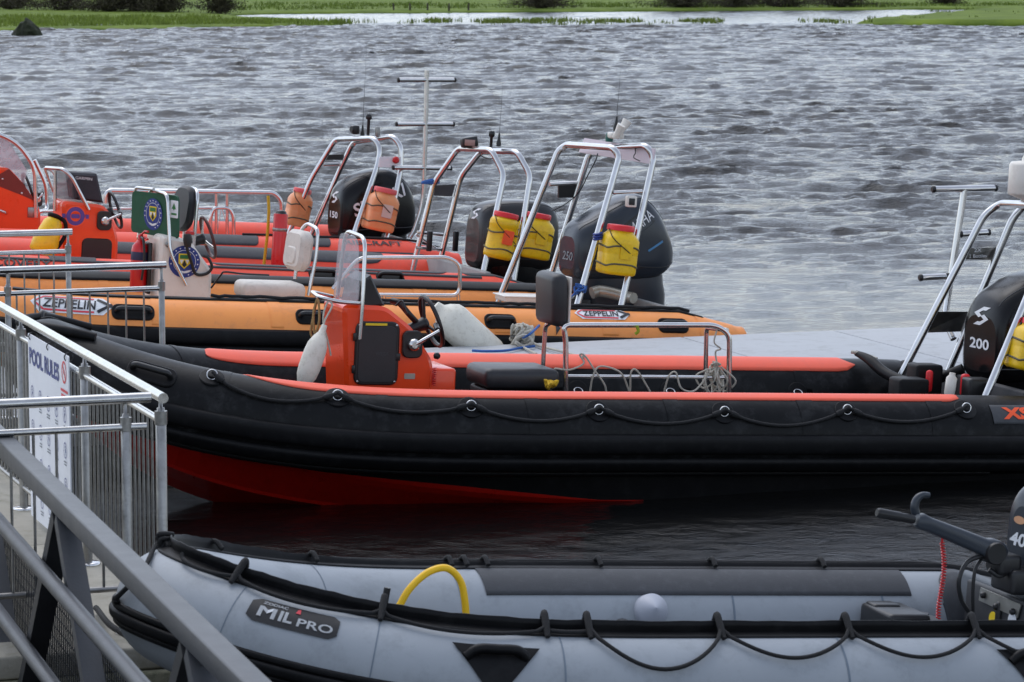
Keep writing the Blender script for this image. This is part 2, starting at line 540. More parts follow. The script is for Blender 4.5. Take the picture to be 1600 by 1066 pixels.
def water_patch(x0, x1, y0, y1, step, sides):
    nx, ny = int((x1 - x0) / step) + 1, int((y1 - y0) / step) + 1
    X, Y = np.meshgrid(np.linspace(x0, x1, nx), np.linspace(y0, y1, ny))
    # sheltered behind the pontoons and the boats, open to the wind on the reach
    amp = 0.17 + 0.83 * sstep(26, 44, Y - 0.10 * X)
    g = np.sin(X * 0.11 + Y * 0.07 + 1) + np.sin(X * 0.05 - Y * 0.045 + 2.2) + np.sin(X * 0.19 + Y * 0.021)
    amp = amp * (1.0 + 0.07 * g) * (1 + 0.2 * sstep(70, 140, Y)) * (1 - 0.75 * sstep(158, 172, Y))
    edge = np.ones_like(X)
    if 'l' in sides: edge *= sstep(x0, x0 + 2.5, X)
    if 'r' in sides: edge *= sstep(x1, x1 - 2.5, X)
    if 'n' in sides: edge *= sstep(y0, y0 + 2.0, Y)
    if 'f' in sides: edge *= sstep(y1, y1 - 20.0, Y)
    amp = amp * edge
    Z = np.zeros_like(X); DX = np.zeros_like(X); DY = np.zeros_like(X); CR = np.zeros_like(X)
    envs = []
    for b_ in ENV:
        n_ = sum(np.sin(p_ * X + q_ * Y + r_) for p_, q_, r_ in b_) / math.sqrt(len(b_) / 2.0)
        envs.append(np.clip(0.88 + 0.32 * n_, 0.2, 1.7))
    envs[0] = np.ones_like(X)
    for kx, ky, k, ph, a, eb in WAVES:
        a = a * envs[eb]
        th = kx * X + ky * Y + ph
        c, s = np.cos(th), np.sin(th)
        Z += a * c
        DX -= a * 1.05 * kx / k * s
        DY -= a * 1.05 * ky / k * s
        CR += a * k * c
    foam = np.clip((CR * amp - 0.68) / 0.4, 0, 1)
    co = np.stack([X + DX * amp, Y + DY * amp, Z * amp], -1).reshape(-1, 3)
    idx = np.arange(nx * ny).reshape(ny, nx)
    q = np.stack([idx[:-1, :-1], idx[:-1, 1:], idx[1:, 1:], idx[1:, :-1]], -1).reshape(-1, 4)
    return co, q, foam.reshape(-1), np.clip(amp, 0.40, 1.0).reshape(-1)
def mesh_np(name, co, q, attr=None, attr2=None):
    me = bpy.data.meshes.new(name)
    me.vertices.add(len(co)); me.vertices.foreach_set('co', co.astype(np.float32).ravel())
    me.loops.add(q.size); me.loops.foreach_set('vertex_index', q.astype(np.int32).ravel())
    me.polygons.add(len(q)); me.polygons.foreach_set('loop_start', np.arange(0, q.size, q.shape[1], dtype=np.int32))
    me.polygons.foreach_set('use_smooth', np.ones(len(q), dtype=bool))
    if attr is not None:
        a = me.attributes.new('foam', 'FLOAT', 'POINT')
        a.data.foreach_set('value', attr.astype(np.float32))
        a = me.attributes.new('chop', 'FLOAT', 'POINT')
        a.data.foreach_set('value', attr2.astype(np.float32))
    me.update(calc_edges=True)
    return me
pa = water_patch(-22, 18, 7, 76, 0.080, 'lrn')
pb = water_patch(-46, 46, 76, 240, 0.175, 'lrf')
def flatq(x0, x1, y0, y1):
    return np.array([[x0, y0, 0], [x1, y0, 0], [x1, y1, 0], [x0, y1, 0]], float)
flats = [flatq(-1500, 1500, -300, 7), flatq(-1500, -22, 7, 76), flatq(18, 1500, 7, 76),
         flatq(-1500, -46, 76, 240), flatq(46, 1500, 76, 240), flatq(-1500, 1500, 240, 420)]
co, q, fo = pa[0], pa[1], pa[2]
co2 = np.concatenate([co, pb[0]] + flats)
q2 = [q, pb[1] + len(co)]
base = len(co) + len(pb[0])
for i in range(len(flats)):
    q2.append(np.array([[base + 4 * i + j for j in range(4)]]))
fo2 = np.concatenate([fo, pb[2], np.zeros(4 * len(flats))])
ch2 = np.concatenate([pa[3], pb[3], np.full(4 * len(flats), 0.9)])
me = mesh_np('water', co2, np.concatenate(q2), fo2, ch2)
me.materials.append(M_water)
water = bpy.data.objects.new('water', me)
COL.objects.link(water)
struct(water, 'wind-chopped grey river filling the view', 'water')

# ================================================================ FAR BANK
def grass_material(name, c1, c2, sc):
    m = bpy.data.materials.new(name)
    m.use_nodes = True
    t = m.node_tree
    p = t.nodes['Principled BSDF']
    p.inputs['Roughness'].default_value = 0.9
    p.inputs['Specular IOR Level'].default_value = 0.15
    tc = t.nodes.new('ShaderNodeTexCoord')
    n = t.nodes.new('ShaderNodeTexNoise')
    n.inputs['Scale'].default_value = sc
    n.inputs['Detail'].default_value = 9
    n.inputs['Roughness'].default_value = 0.7
    t.links.new(tc.outputs['Object'], n.inputs['Vector'])
    cr = t.nodes.new('ShaderNodeValToRGB')
    cr.color_ramp.elements[0].position = 0.33; cr.color_ramp.elements[0].color = c1
    cr.color_ramp.elements[1].position = 0.66; cr.color_ramp.elements[1].color = c2
    t.links.new(n.outputs['Fac'], cr.inputs['Fac'])
    t.links.new(cr.outputs['Color'], p.inputs['Base Color'])
    return m
M_meadow = grass_material('meadow_grass', srgb(72, 92, 27), srgb(116, 134, 48), 0.35)
M_marsh = grass_material('marsh_grass', srgb(46, 64, 22), srgb(90, 104, 44), 0.8)
M_reed = mat('reed_leaves', srgb(118, 134, 48), 0.8, var=0.5, scale=1.2)
M_twig = mat('bare_twigs', srgb(52, 46, 38), 0.9, var=0.35, scale=3)
M_leaf = mat('dull_shrub_leaves', srgb(66, 62, 42), 0.85, var=0.5, scale=2.2)
M_bark = mat('grey_bark', srgb(72, 64, 56), 0.9, var=0.3, scale=6, bump=0.5, bscale=20)
def resample(poly, step):
    out = []
    for i in range(len(poly)):
        a, b = Vector(poly[i]), Vector(poly[(i + 1) % len(poly)])
        n = max(1, min(60, int((b - a).length / step)))
        for j in range(n):
            out.append(a.lerp(b, j / n))
    return out
def bank(name, edge, h, m, label, cat, jitter=0.5, lip=1.2):
    """land with a ragged low edge standing out of the water, rising a little inland"""
    rnd = random.Random(5)
    pts = resample(edge, 1.6)
    cen = sum(pts, Vector((0, 0))) / len(pts)
    mb = MB()
    rings = []
    for k, (ins, z) in enumerate(((0, -0.4), (0.0, 0.05), (lip * 0.4, h * 0.55), (lip, h))):
        r_ = []
        rnd2 = random.Random(9)
        n = len(pts)
        for i, p in enumerate(pts):
            a, b = pts[i - 1], pts[(i + 1) % n]
            e = (b - a).normalized()
            nn = Vector((-e.y, e.x))
            j = (rnd2.random() - 0.5) * jitter
            q_ = p + nn * (ins + j)
            r_.append((q_.x, q_.y, z + (rnd.random() - 0.5) * 0.10 * (k > 1)))
        rings.append(r_)
    mb.loft(rings, 0, caps=False)
    mb.add(rings[-1], [tuple(range(len(pts)))], 0, False)
    o = mb.build(name, m)
    struct(o, label, cat)
    return pts
def wp(px, py): 
    v = Wz(px, py, 0.0)
    return (v.x, v.y)
shore = [wp(-700, 50), wp(0, 49), wp(90, 48), wp(240, 46), wp(390, 43), wp(520, 41), wp(545, 37), wp(470, 33), wp(400, 29), wp(350, 25), wp(420, 22.5), wp(560, 21.5),
         wp(760, 20), wp(960, 18.5), wp(1080, 17.5), wp(1300, 16.5), wp(1520, 15), wp(2300, 12), (400, 300), (1800, 700), (1800, 3200), (-1800, 3200), (-1800, 700), (-300, 170)]
bank('far_meadow_ground', shore, 0.16, M_meadow, 'green water meadow along the far bank', 'meadow')
isl = [wp(1338, 38.5), wp(1420, 41), wp(1600, 41.5), wp(2100, 42), wp(2300, 20), wp(1700, 15.5), wp(1560, 17), wp(1500, 22), wp(1420, 31)]
bank('river_island_ground', isl, 0.32, M_meadow, 'low grassy spit reaching in from the right', 'grass bank', 0.4, 0.8)
# ragged tufts of reeds, waterside plants
def tufts(name, spots, m, label, hgt, n_blade, spread):
    rnd = random.Random(hash(name) % 1000)
    rnd = random.Random(len(spots) * 13 + n_blade)
    vs, fs = [], []
    for (x, y, z, k) in spots:
        for b in range(int(n_blade * k)):
            a = rnd.random() * 6.28
            r_ = rnd.random() ** 0.7 * spread * k
            bx, by = x + math.cos(a) * r_ * 1.6, y + math.sin(a) * r_ * 1.6
            h = hgt * (0.45 + rnd.random() * 0.75) * (0.7 + 0.3 * k)
            lx, ly = (rnd.random() - 0.5) * h * 0.9, (rnd.random() - 0.5) * h * 0.9
            w = 0.018 + 0.03 * rnd.random()
            c, s = math.cos(a), math.sin(a)
            o = len(vs)
            vs += [(bx - c * w, by - s * w, z - 0.05), (bx + c * w, by + s * w, z - 0.05), (bx + lx * 0.4 + c * w * 0.8, by + ly * 0.4 + s * w, z + h * 0.6), (bx + lx, by + ly, z + h)]
            fs += [(o, o + 1, o + 2), (o, o + 2, o + 3)]
    mb = MB()
    mb.add(vs, fs, 0, False)
    o = mb.build(name, m)
    o['kind'] = 'stuff'; o['label'] = label; o['category'] = 'reeds'
    return o
rnd = random.Random(21)
sp = []
for i in range(420):
    px = rnd.uniform(-80, 545)
    py = rnd.uniform(30, 47 - px * 0.012)
    x, y = wp(px, py)
    if px > 330 and py < 36: continue
    sp.append((x, y, 0.12, rnd.uniform(0.4, 1.2)))
tufts('marsh_reeds', sp, M_reed, 'pale green reeds and rushes over the marsh at the left', 0.24, 26, 0.55)
sp = []
for i in range(230):
    px = rnd.choice([rnd.uniform(560, 1000), rnd.uniform(760, 900), rnd.gauss(680, 12), rnd.gauss(785, 14), rnd.gauss(850, 10), rnd.gauss(1095, 16), rnd.gauss(1290, 20), rnd.gauss(950, 30), rnd.gauss(420, 50), rnd.gauss(480, 40)])
    py = rnd.gauss(34.5 if px > 560 else 38, 1.7)
    x, y = wp(px, py)
    sp.append((x, y, 0.0, rnd.uniform(0.35, 0.9)))
tufts('drowned_reeds', sp, M_reed, 'broken clumps of green reeds standing in the far shallows', 0.26, 22, 0.45)
sp = []
for i in range(420):
    px = rnd.uniform(330, 1750)
    py = rnd.uniform(9, 21 - px * 0.0045)
    x, y = wp(px, py)
    sp.append((x, y, 0.14, rnd.uniform(0.5, 1.2)))
for i in range(50):
    px = rnd.uniform(1345, 1760)
    py = rnd.uniform(33, 41) if px < 1440 else rnd.uniform(20, 41)
    x, y = wp(px, py)
    sp.append((x, y, 0.22, rnd.uniform(0.2, 0.5)))
tufts('bank_grass', sp, mat('bank_grass_blades', srgb(106, 124, 44), 0.85, var=0.5, scale=0.9), 'rough grass along the far bank and the spit', 0.26, 24, 0.6)

def shrub(px, py, h, w, leafy, label, seed):
    rnd = random.Random(seed)
    x, y = wp(px, py)
    root = empty('riverside_shrub', (x, y, 0.25), label, 'shrub', 'shrubs along the far bank')
    tk, cr, lf = MB(), MB(), MB()
    for s_ in range(5):
        a = rnd.random() * 6.28
        base_ = Vector((math.cos(a) * 0.15, math.sin(a) * 0.15, -0.1))
        top = Vector((math.cos(a) * w * 0.5 * rnd.random(), math.sin(a) * w * 0.5 * rnd.random(), h * rnd.uniform(0.6, 0.95)))
        mid = base_.lerp(top, 0.5) + Vector((rnd.uniform(-.2, .2), rnd.uniform(-.2, .2), 0))
        tk.tube(spline([base_, mid, top], 4), [0.07, 0.045, 0.015], 6)
        for b in range(60):
            t = rnd.random() ** 1.6
            p0 = base_.lerp(mid, t * 2) if t < .5 else mid.lerp(top, t * 2 - 1)
            d = Vector((rnd.gauss(0, 1), rnd.gauss(0, 1), rnd.gauss(0.25, 0.5))).normalized() * rnd.uniform(0.15, 0.9) * w * 0.55
            p1 = p0 + d
            if p1.z < 0.05: p1.z = 0.02 + rnd.random() * 0.5
            cr.tube([p0, p0.lerp(p1, .5) + Vector((0, 0, .04)), p1], [0.018, 0.012, 0.006], 3, caps=False)
            for l in range(int(16 * leafy)):
                c = p0.lerp(p1, rnd.uniform(0.3, 1.1)) + Vector((rnd.gauss(0, .10), rnd.gauss(0, .10), rnd.gauss(0, .10)))
                u = Vector((rnd.gauss(0, 1), rnd.gauss(0, 1), rnd.gauss(0, 1))).normalized() * 0.06
                v = Vector((rnd.gauss(0, 1), rnd.gauss(0, 1), rnd.gauss(0, 1))).normalized() * 0.045
                lf.add([c - u, c + v, c + u, c - v], [(0, 1, 2, 3)], 0, False)
    tk.build('trunk', M_bark, root)
    cr.build('twigs', M_twig, root)
    lf.build('crown', M_leaf, root)
shrub(15, 18, 3.0, 8.0, 1.4, 'broad dark shrub at the top left picture corner', 1)
shrub(95, 20, 2.8, 8.0, 1.3, 'brown-green shrub second from the left picture corner', 9)
shrub(165, 22, 2.8, 7.5, 1.5, 'dark leafy shrub third from the left on the marsh', 2)
shrub(215, 21, 2.6, 6.5, 1.2, 'twiggy shrub between two darker ones on the left bank', 10)
shrub(255, 23, 2.6, 4.5, 1.5, 'narrow dark shrub beside a gap in the left hedge', 3)
shrub(345, 24.5, 2.8, 3.4, 1.3, 'slim dark shrub at the water edge where the left hedge ends', 4)
shrub(845, 17.5, 1.6, 6.0, 1.0, 'wide brown shrub at the middle of the far bank', 5)
shrub(1065, 16, 1.6, 8.0, 0.9, 'sparse brown bush right of the middle of the far bank', 6)
shrub(1150, 15.5, 1.5, 8.0, 0.8, 'low twiggy bush on the far bank, second of the right group', 7)
shrub(1225, 15, 1.5, 8.0, 0.8, 'low dark bush on the far bank, third of the right group', 11)
shrub(1310, 14.5, 1.5, 8.0, 0.8, 'low brown bush on the far bank nearest the grassy spit', 8)
shrub(1480, 12, 1.5, 3.4, 0.4, 'brown bush far behind the grassy spit at the right', 12)
for i, (px, py, lab) in enumerate(((616, 20, 'leftmost'), (641, 20.5, 'second'), (668, 20, 'third'), (701, 20, 'fourth'), (731, 19.5, 'rightmost'))):
    x, y = wp(px, py)
    mb = MB()
    mb.tube([(0, 0, -0.6), (0.02 * (i - 2), 0, 0.3), (0.03 * (i - 2), 0, 0.62)], [0.07, 0.065, 0.055], 7)
    o = mb.build('timber_stake', M_wood)
    o.location = (x, y, 0)
    tag(o, lab + ' of the five dark timber stakes at the far waterline', 'stake', 'stakes at the far waterline')
x, y = wp(43, 56)
mb = MB()
rnd = random.Random(3)
bmx = bmesh.new(); bmesh.ops.create_icosphere(bmx, subdivisions=3, radius=1)
for v in bmx.verts:
    k = 1 + 0.22 * (rnd.random() - 0.5)
    v.co = Vector((v.co.x * 0.66 * k * (1.12 - 0.75 * max(0, v.co.z)), v.co.y * 0.6 * k, max(-0.2, v.co.z) * 0.78 * k))
bmx.verts.index_update()
mb.add([v.co.copy() for v in bmx.verts], [tuple(v.index for v in f.verts) for f in bmx.faces], 0, False)
bmx.free()
o = mb.build('mossy_mound', mat('mossy_earth', srgb(36, 42, 22), 0.9, var=0.5, scale=3, bump=0.6, bscale=9))
o.location = (x, y, 0)
tag(o, 'dark rounded mound standing in the water off the left marsh', 'mound')

# ================================================================ PONTOONS
E1 = Vector((math.cos(R(19.5)), math.sin(R(19.5)), 0))      # along the fingers
E2 = Vector((-E1.y, E1.x, 0))                                # along the main walkway
DECK = 0.40
M_conc = mat('weathered_concrete_deck', srgb(168, 162, 148), 0.85, var=0.16, scale=3, bump=0.3, bscale=70, dirt=srgb(112, 112, 84), dirt_amt=0.55)
M_concedge = mat('algae_stained_concrete', srgb(138, 134, 112), 0.85, var=0.2, scale=6, bump=0.3, bscale=50, dirt=srgb(62, 70, 40), dirt_amt=0.8)
M_float = mat('dark_pontoon_float', srgb(52, 54, 40), 0.8, var=0.3, scale=5)
def grating_material():
    m = mat('pale_grp_decking', srgb(176, 179, 182), 0.7, var=0.05, scale=2.2, dirt=srgb(138, 140, 138), dirt_amt=0.6)
    t = m.node_tree
    p = t.nodes['Principled BSDF']
    tc = t.nodes.new('ShaderNodeTexCoord')
    v = t.nodes.new('ShaderNodeTexVoronoi')
    v.inputs['Scale'].default_value = 26
    v.inputs['Randomness'].default_value = 0.0
    t.links.new(tc.outputs['Object'], v.inputs['Vector'])
    b = t.nodes.new('ShaderNodeBump')
    b.inputs['Strength'].default_value = 0.5
    b.inputs['Distance'].default_value = 0.006
    t.links.new(v.outputs['Distance'], b.inputs['Height'])
    t.links.new(b.outputs['Normal'], p.inputs['Normal'])
    return m
M_grp = grating_material()
C0 = W(258, 621, 13.45); C0.z = 0
def local_root(name, o, label, cat):
    e = empty(name, (o.x, o.y, 0), label, cat)
    e.rotation_euler = (0, 0, R(19.5))
    return e
# main walkway: right edge along the railing, runs away from the camera
wk = local_root('walkway_pontoon', C0, 'concrete walkway pontoon under the railings at the left', 'pontoon')
for i in range(10):
    mb = MB(); mb.box((-1.42, -0.30 + 1.25 + i * 2.5, DECK - 0.05), (3.1, 2.49, 0.10), 0.012)
    mb.build('deck_slab', M_conc, wk)
mb = MB(); mb.box((-1.42, 12.2, DECK - 0.20), (3.14, 25.04, 0.19), 0.015); mb.build('edge_beam', M_concedge, wk)
mb = MB(); mb.box((-1.42, 12.2, -0.05), (2.9, 24.8, 0.48), 0.03); mb.build('float', M_float, wk)
# finger behind the black boat
F0 = Vector((-2.24, 20.2, 0))
fw = (Vector((-2.24, 22.97, 0)) - F0).dot(E2)
fg = local_root('finger_pontoon', F0, 'pale grey decked finger pontoon between the black and the orange boat', 'pontoon')
for i in range(8):
    mb = MB(); mb.box((-1.15 + i * 1.30, fw / 2, DECK - 0.025), (1.285, fw, 0.05), 0.006)
    mb.build('deck_panel', M_grp, fg)
mb = MB(); mb.box((3.4, fw / 2, DECK - 0.13), (10.3, fw - 0.02, 0.155), 0.01); mb.build('edge_beam', M_alu, fg)
mb = MB(); mb.box((3.4, fw / 2, -0.02), (10.1, fw - 0.3, 0.5), 0.03); mb.build('float', M_float, fg)

# ================================================================ RAILINGS
def railing(name, label, o, d, length, z_hand, z_rail, z_bot, posts, step, rh, rr, post_r, flange=True, square=True, hand0=0.0, hand1=0.0):
    """o: start on deck, d: direction. posts: distances along"""
    root = empty(name, (o.x, o.y, DECK), label, 'railing')
    ang = math.atan2(d.y, d.x)
    root.rotation_euler = (0, 0, ang)
    zz = lambda z: z - DECK
    mb = MB()
    mb.tube([(-hand0, 0, zz(z_hand)), (length + hand1, 0, zz(z_hand))], rh, 16)
    mb.build('handrail', M_rail, root)
    mb = MB(); mb.tube([(0, 0, zz(z_rail)), (length, 0, zz(z_rail))], rr, 12); mb.build('top_rail', M_rail, root)
    mb = MB(); mb.tube([(0, 0, zz(z_bot)), (length, 0, zz(z_bot))], rr * 0.85, 12); mb.build('bottom_rail', M_dullsteel, root)
    for s_ in posts:
        mb = MB()
        top = zz(z_rail) + 0.035
        mb.lathe([(post_r, 0.0), (post_r, top), (post_r * 0.72, top + 0.006), (post_r * 0.72, top + 0.022), (0.009, top + 0.024), (0.009, zz(z_hand) - rh * 0.8)], (s_, 0, 0), n=14)
        mb.lathe([(post_r * 1.22, top - 0.05), (post_r * 1.22, top + 0.008)], (s_, 0, 0), n=14)
        p_ = mb.build('post', M_dullsteel, root)
        if flange:
            mb = MB(); mb.lathe([(0.062, 0.001), (0.062, 0.010), (0.055, 0.014), (post_r, 0.016)], (s_, 0, 0), n=20)
            mb.build('foot_flange', M_steel, p_)
    mbb = MB(); mbb.tube([(0, 0, zz(z_bot)), (0, 0, zz(z_rail))], 0.0065, 8, caps=False)
    b0 = mbb.build('baluster', M_dullsteel, root)
    first = True
    n = int(length / step)
    for i in range(1, n + 1):
        s_ = i * step
        if s_ > length - 0.02 or min(abs(s_ - p) for p in posts) < post_r + 0.012:
            continue
        if first:
            b0.location.x = s_; first = False
        else:
            b = b0.copy(); COL.objects.link(b); b.parent = root; b.location.x = s_
    return root
A0 = Vector((C0.x, C0.y, 0)) - E1 * 0.02
railing('walkway_railing', 'long steel railing running away along the walkway, carrying the white sign', A0, E2, 9.5, 1.43, 1.325, 0.52, [0.0, 1.60, 3.24, 4.9, 6.5, 8.1, 9.5], 0.088, 0.023, 0.016, 0.023, hand0=0.05)
R3 = W(228, 622, 13.42); R3.z = 0
railing('end_railing', 'short steel railing across the near end of the walkway, by the gangway', R3, -E1, 2.6, 1.43, 1.305, 0.60, [0.09, 1.25, 2.45], 0.0985, 0.023, 0.016, 0.021, hand0=0.02)
R2 = W(252, 413, 20.2); R2.z = 0
railing('finger_railing', 'steel railing on the near edge of the finger, behind the black bow', R2, -E1, 2.0, 1.35, 1.20, 0.55, [0.0, 1.0, 2.0], 0.118, 0.024, 0.017, 0.020, hand0=0.03)
R1 = W(106, 360, 22.7); R1.z = 0
railing('far_finger_railing', 'steel railing on the far edge of the finger, at the left picture edge', R1, -E1, 1.5, 1.35, 1.21, 0.55, [0.0, 1.45], 0.108, 0.024, 0.017, 0.020, hand0=0.03)

# sign on the walkway railing
def sign():
    root = empty('rules_sign', (0, 0, 0), 'white sign headed POOL RULES tied to the walkway railing', 'sign')
    def onrail(px):
        # point on the railing line seen at picture column px
        d = ray(px, 600)
        k = d.x / d.y
        # A0 + s*E2 : x = k*y
        s_ = (k * A0.y - A0.x) / (E2.x - k * E2.y)
        return s_
    s0, s1 = onrail(56), onrail(119)
    off = -E1 * 0.034
    w = s0 - s1
    o = A0 + E2 * ((s0 + s1) / 2) + off + Vector((0, 0, 0.915))
    ax, ay = -E2, Vector((0, 0, 1))
    h = 0.955
    mb = MB(); mb.prism(rrect(w, h, 0.01, 2), o, ax, ay, 0.006)
    board = mb.build('board', mat('white_sign_board', srgb(240, 243, 250), 0.35, var=0.03), root)
    fn = plane_fn(o, ax, ay, 0.0055)
    if (ax.cross(ay)).dot(-E1) < 0:
        fn = plane_fn(o, ax, ay, -0.0055)
    mb = MB()
    put_text(mb, 'POOL RULES', lambda u, v: fn(u - w * 0.09, v + h * 0.385), w * 0.74, 0.088, 0, bold=0.03)
    mb.build('heading', M_print_b, board)
    mb = MB()
    cx, cy = w * 0.40, h * 0.405
    ringfaces(mb, 0.045, 0.056, lambda u, v: fn(u + cx, v + cy), 0, sx=1.0)
    poly_fn(mb, [(cx - 0.036, cy + 0.030), (cx - 0.028, cy + 0.038), (cx + 0.036, cy - 0.030), (cx + 0.028, cy - 0.038)], fn)
    poly_fn(mb, [(cx + x * 0.9, cy + y) for x, y in disc(0.012)], fn)
    for j in range(3):
        poly_fn(mb, [(cx - 0.085 + 0.012 * j, cy - 0.085 - j * 0.026), (cx + 0.085 - 0.012 * j, cy - 0.085 - j * 0.026), (cx + 0.085 - 0.012 * j, cy - 0.099 - j * 0.026), (cx - 0.085 + 0.012 * j, cy - 0.099 - j * 0.026)], fn)
    mb.build('prohibition_mark', M_print_r, board)
    rnd = random.Random(4)
    for row in range(4):
        for c in range(5):
            mb = MB()
            cx = (-0.40 + c * 0.20) * w
            cy = h * (0.185 - row * 0.185)
            g = lambda u, v: fn(u + cx, v + cy)
            r_ = 0.040
            ringfaces(mb, r_ * 0.88, r_, g, 0)
            poly_fn(mb, [(x, y + r_ * 0.45) for x, y in disc(r_ * 0.17, 10)], g)
            t = rnd.uniform(-0.3, 0.3)
            poly_fn(mb, [(-r_ * .16, r_ * .22), (r_ * .16, r_ * .22), (r_ * (.12 + t), -r_ * .3), (r_ * (-.10 + t), -r_ * .3)], g)
            poly_fn(mb, [(r_ * (-.10 + t), -r_ * .3), (r_ * (.02 + t), -r_ * .3), (-r_ * .1, -r_ * .7), (-r_ * .24, -r_ * .7)], g, 1 if (row + c) % 2 else 0)
            poly_fn(mb, [(r_ * .1, r_ * .2), (r_ * .5, -r_ * (.1 + t)), (r_ * .42, -r_ * (.2 + t)), (r_ * .05, r_ * .05)], g, 1 if (row * c) % 3 == 1 else 0)
            for j in range(2):
                ww = r_ * rnd.uniform(0.6, 1.1)
                poly_fn(mb, [(-ww, -r_ * (1.35 + j * .35)), (-ww, -r_ * (1.52 + j * .35)), (ww, -r_ * (1.52 + j * .35)), (ww, -r_ * (1.35 + j * .35))], g, 2)
            mb.build('pictogram', [M_print_b, M_print_lb, M_grey], board)
    for sx in (-1, 0.03, 1):
        mb = MB(); mb.torus(o + ax * (sx * w * 0.44) + Vector((0, 0, h / 2 - 0.012)) + E1 * 0.012, E1, Vector((0, 0, 1)), 0.022, 0.003, 14, 6)
        mb.build('cable_tie', M_plastic, board)
sign()

# ================================================================ GANGWAY
def gangway():
    a, b = Vector((-2.155, 13.2, 0)), Vector((-0.70, 8.6, 0))
    d = (b - a).normalized()          # towards the camera bank
    root = empty('gangway', (a.x, a.y, 0), 'dark grey steel truss gangway in the near left corner', 'gangway')
    root.rotation_euler = (0, 0, math.atan2(d.y, d.x))
    def at(Y): return (a.y - Y) / -d.y
    x0, x1 = at(15.0), at(4.0)
    zc = 1.30
    side = 1 if True else -1
    for lat, full in ((0.0, True), (-1.35, False)):
        mb = MB(); mb.box(((x0 + x1) / 2, lat, zc - 0.05), (x1 - x0, 0.080, 0.078), 0.008); mb.build('top_chord', M_gang, root)
        mb = MB(); mb.tube([(x0, lat - 0.072, 0.975), (x1, lat - 0.072, 0.975)], 0.030, 14); mb.build('mid_rail', M_gang, root)
        mb = MB(); mb.tube([(x0, lat - 0.072, 0.575), (x1, lat - 0.072, 0.575)], 0.030, 14); mb.build('mid_rail', M_gang, root)
        mb = MB(); mb.box(((x0 + x1) / 2, lat, 0.10), (x1 - x0, 0.10, 0.10), 0.012); mb.build('bottom_chord', M_gang, root)
        ap = [at(14.1), at(11.78), at(9.46), at(7.14), at(4.9)]
        for i, s_ in enumerate(ap):
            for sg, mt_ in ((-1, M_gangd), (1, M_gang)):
                mb = MB()
                p0, p1 = Vector((s_ + sg * 0.03, lat, zc - 0.10)), Vector((s_ + sg * 1.18, lat, 0.13))
                q0 = (p1 - p0).normalized()
                u = Vector((0, 1, 0)); w = q0.cross(u)
                mb.loft([[p + u * x * 0.040 + w * y * 0.030 for x, y in ((-1, -1), (1, -1), (1, 1), (-1, 1))] for p in (p0, p1)], 0, True, False)
                mb.build('strut', mt_, root)
            mb = MB(); mb.prism([(-0.12, 0), (0.12, 0), (0.07, -0.11), (-0.07, -0.11)], (s_, lat + 0.0, zc - 0.099), (1, 0, 0), (0, 0, 1), 0.014)
            mb.build('gusset', M_gang, root)
    # wire mesh infill with its own top bar
    mb = MB()
    for i in range(int((at(8) - at(14)) / 0.045)):
        s_ = at(14) + i * 0.045
        mb.tube([(s_, 0.075, 0.14), (s_, 0.075, 0.79)], 0.003, 4, caps=False)
    for j in range(13):
        mb.tube([(at(14), 0.081, 0.16 + j * 0.05), (at(8), 0.081, 0.16 + j * 0.05)], 0.003, 4, caps=False)
    o = mb.build('wire_mesh', M_gangd, root); o['kind'] = 'stuff'
    mb = MB(); mb.box(((x0 + x1) / 2, 0.078, 0.80), (x1 - x0, 0.04, 0.03), 0.005); mb.build('mesh_bar', M_gangd, root)
    mb = MB(); mb.box(((x0 + x1) / 2, -0.68, 0.04), (x1 - x0, 1.2, 0.05), 0.005); mb.build('tread_deck', M_gangd, root)
gangway()
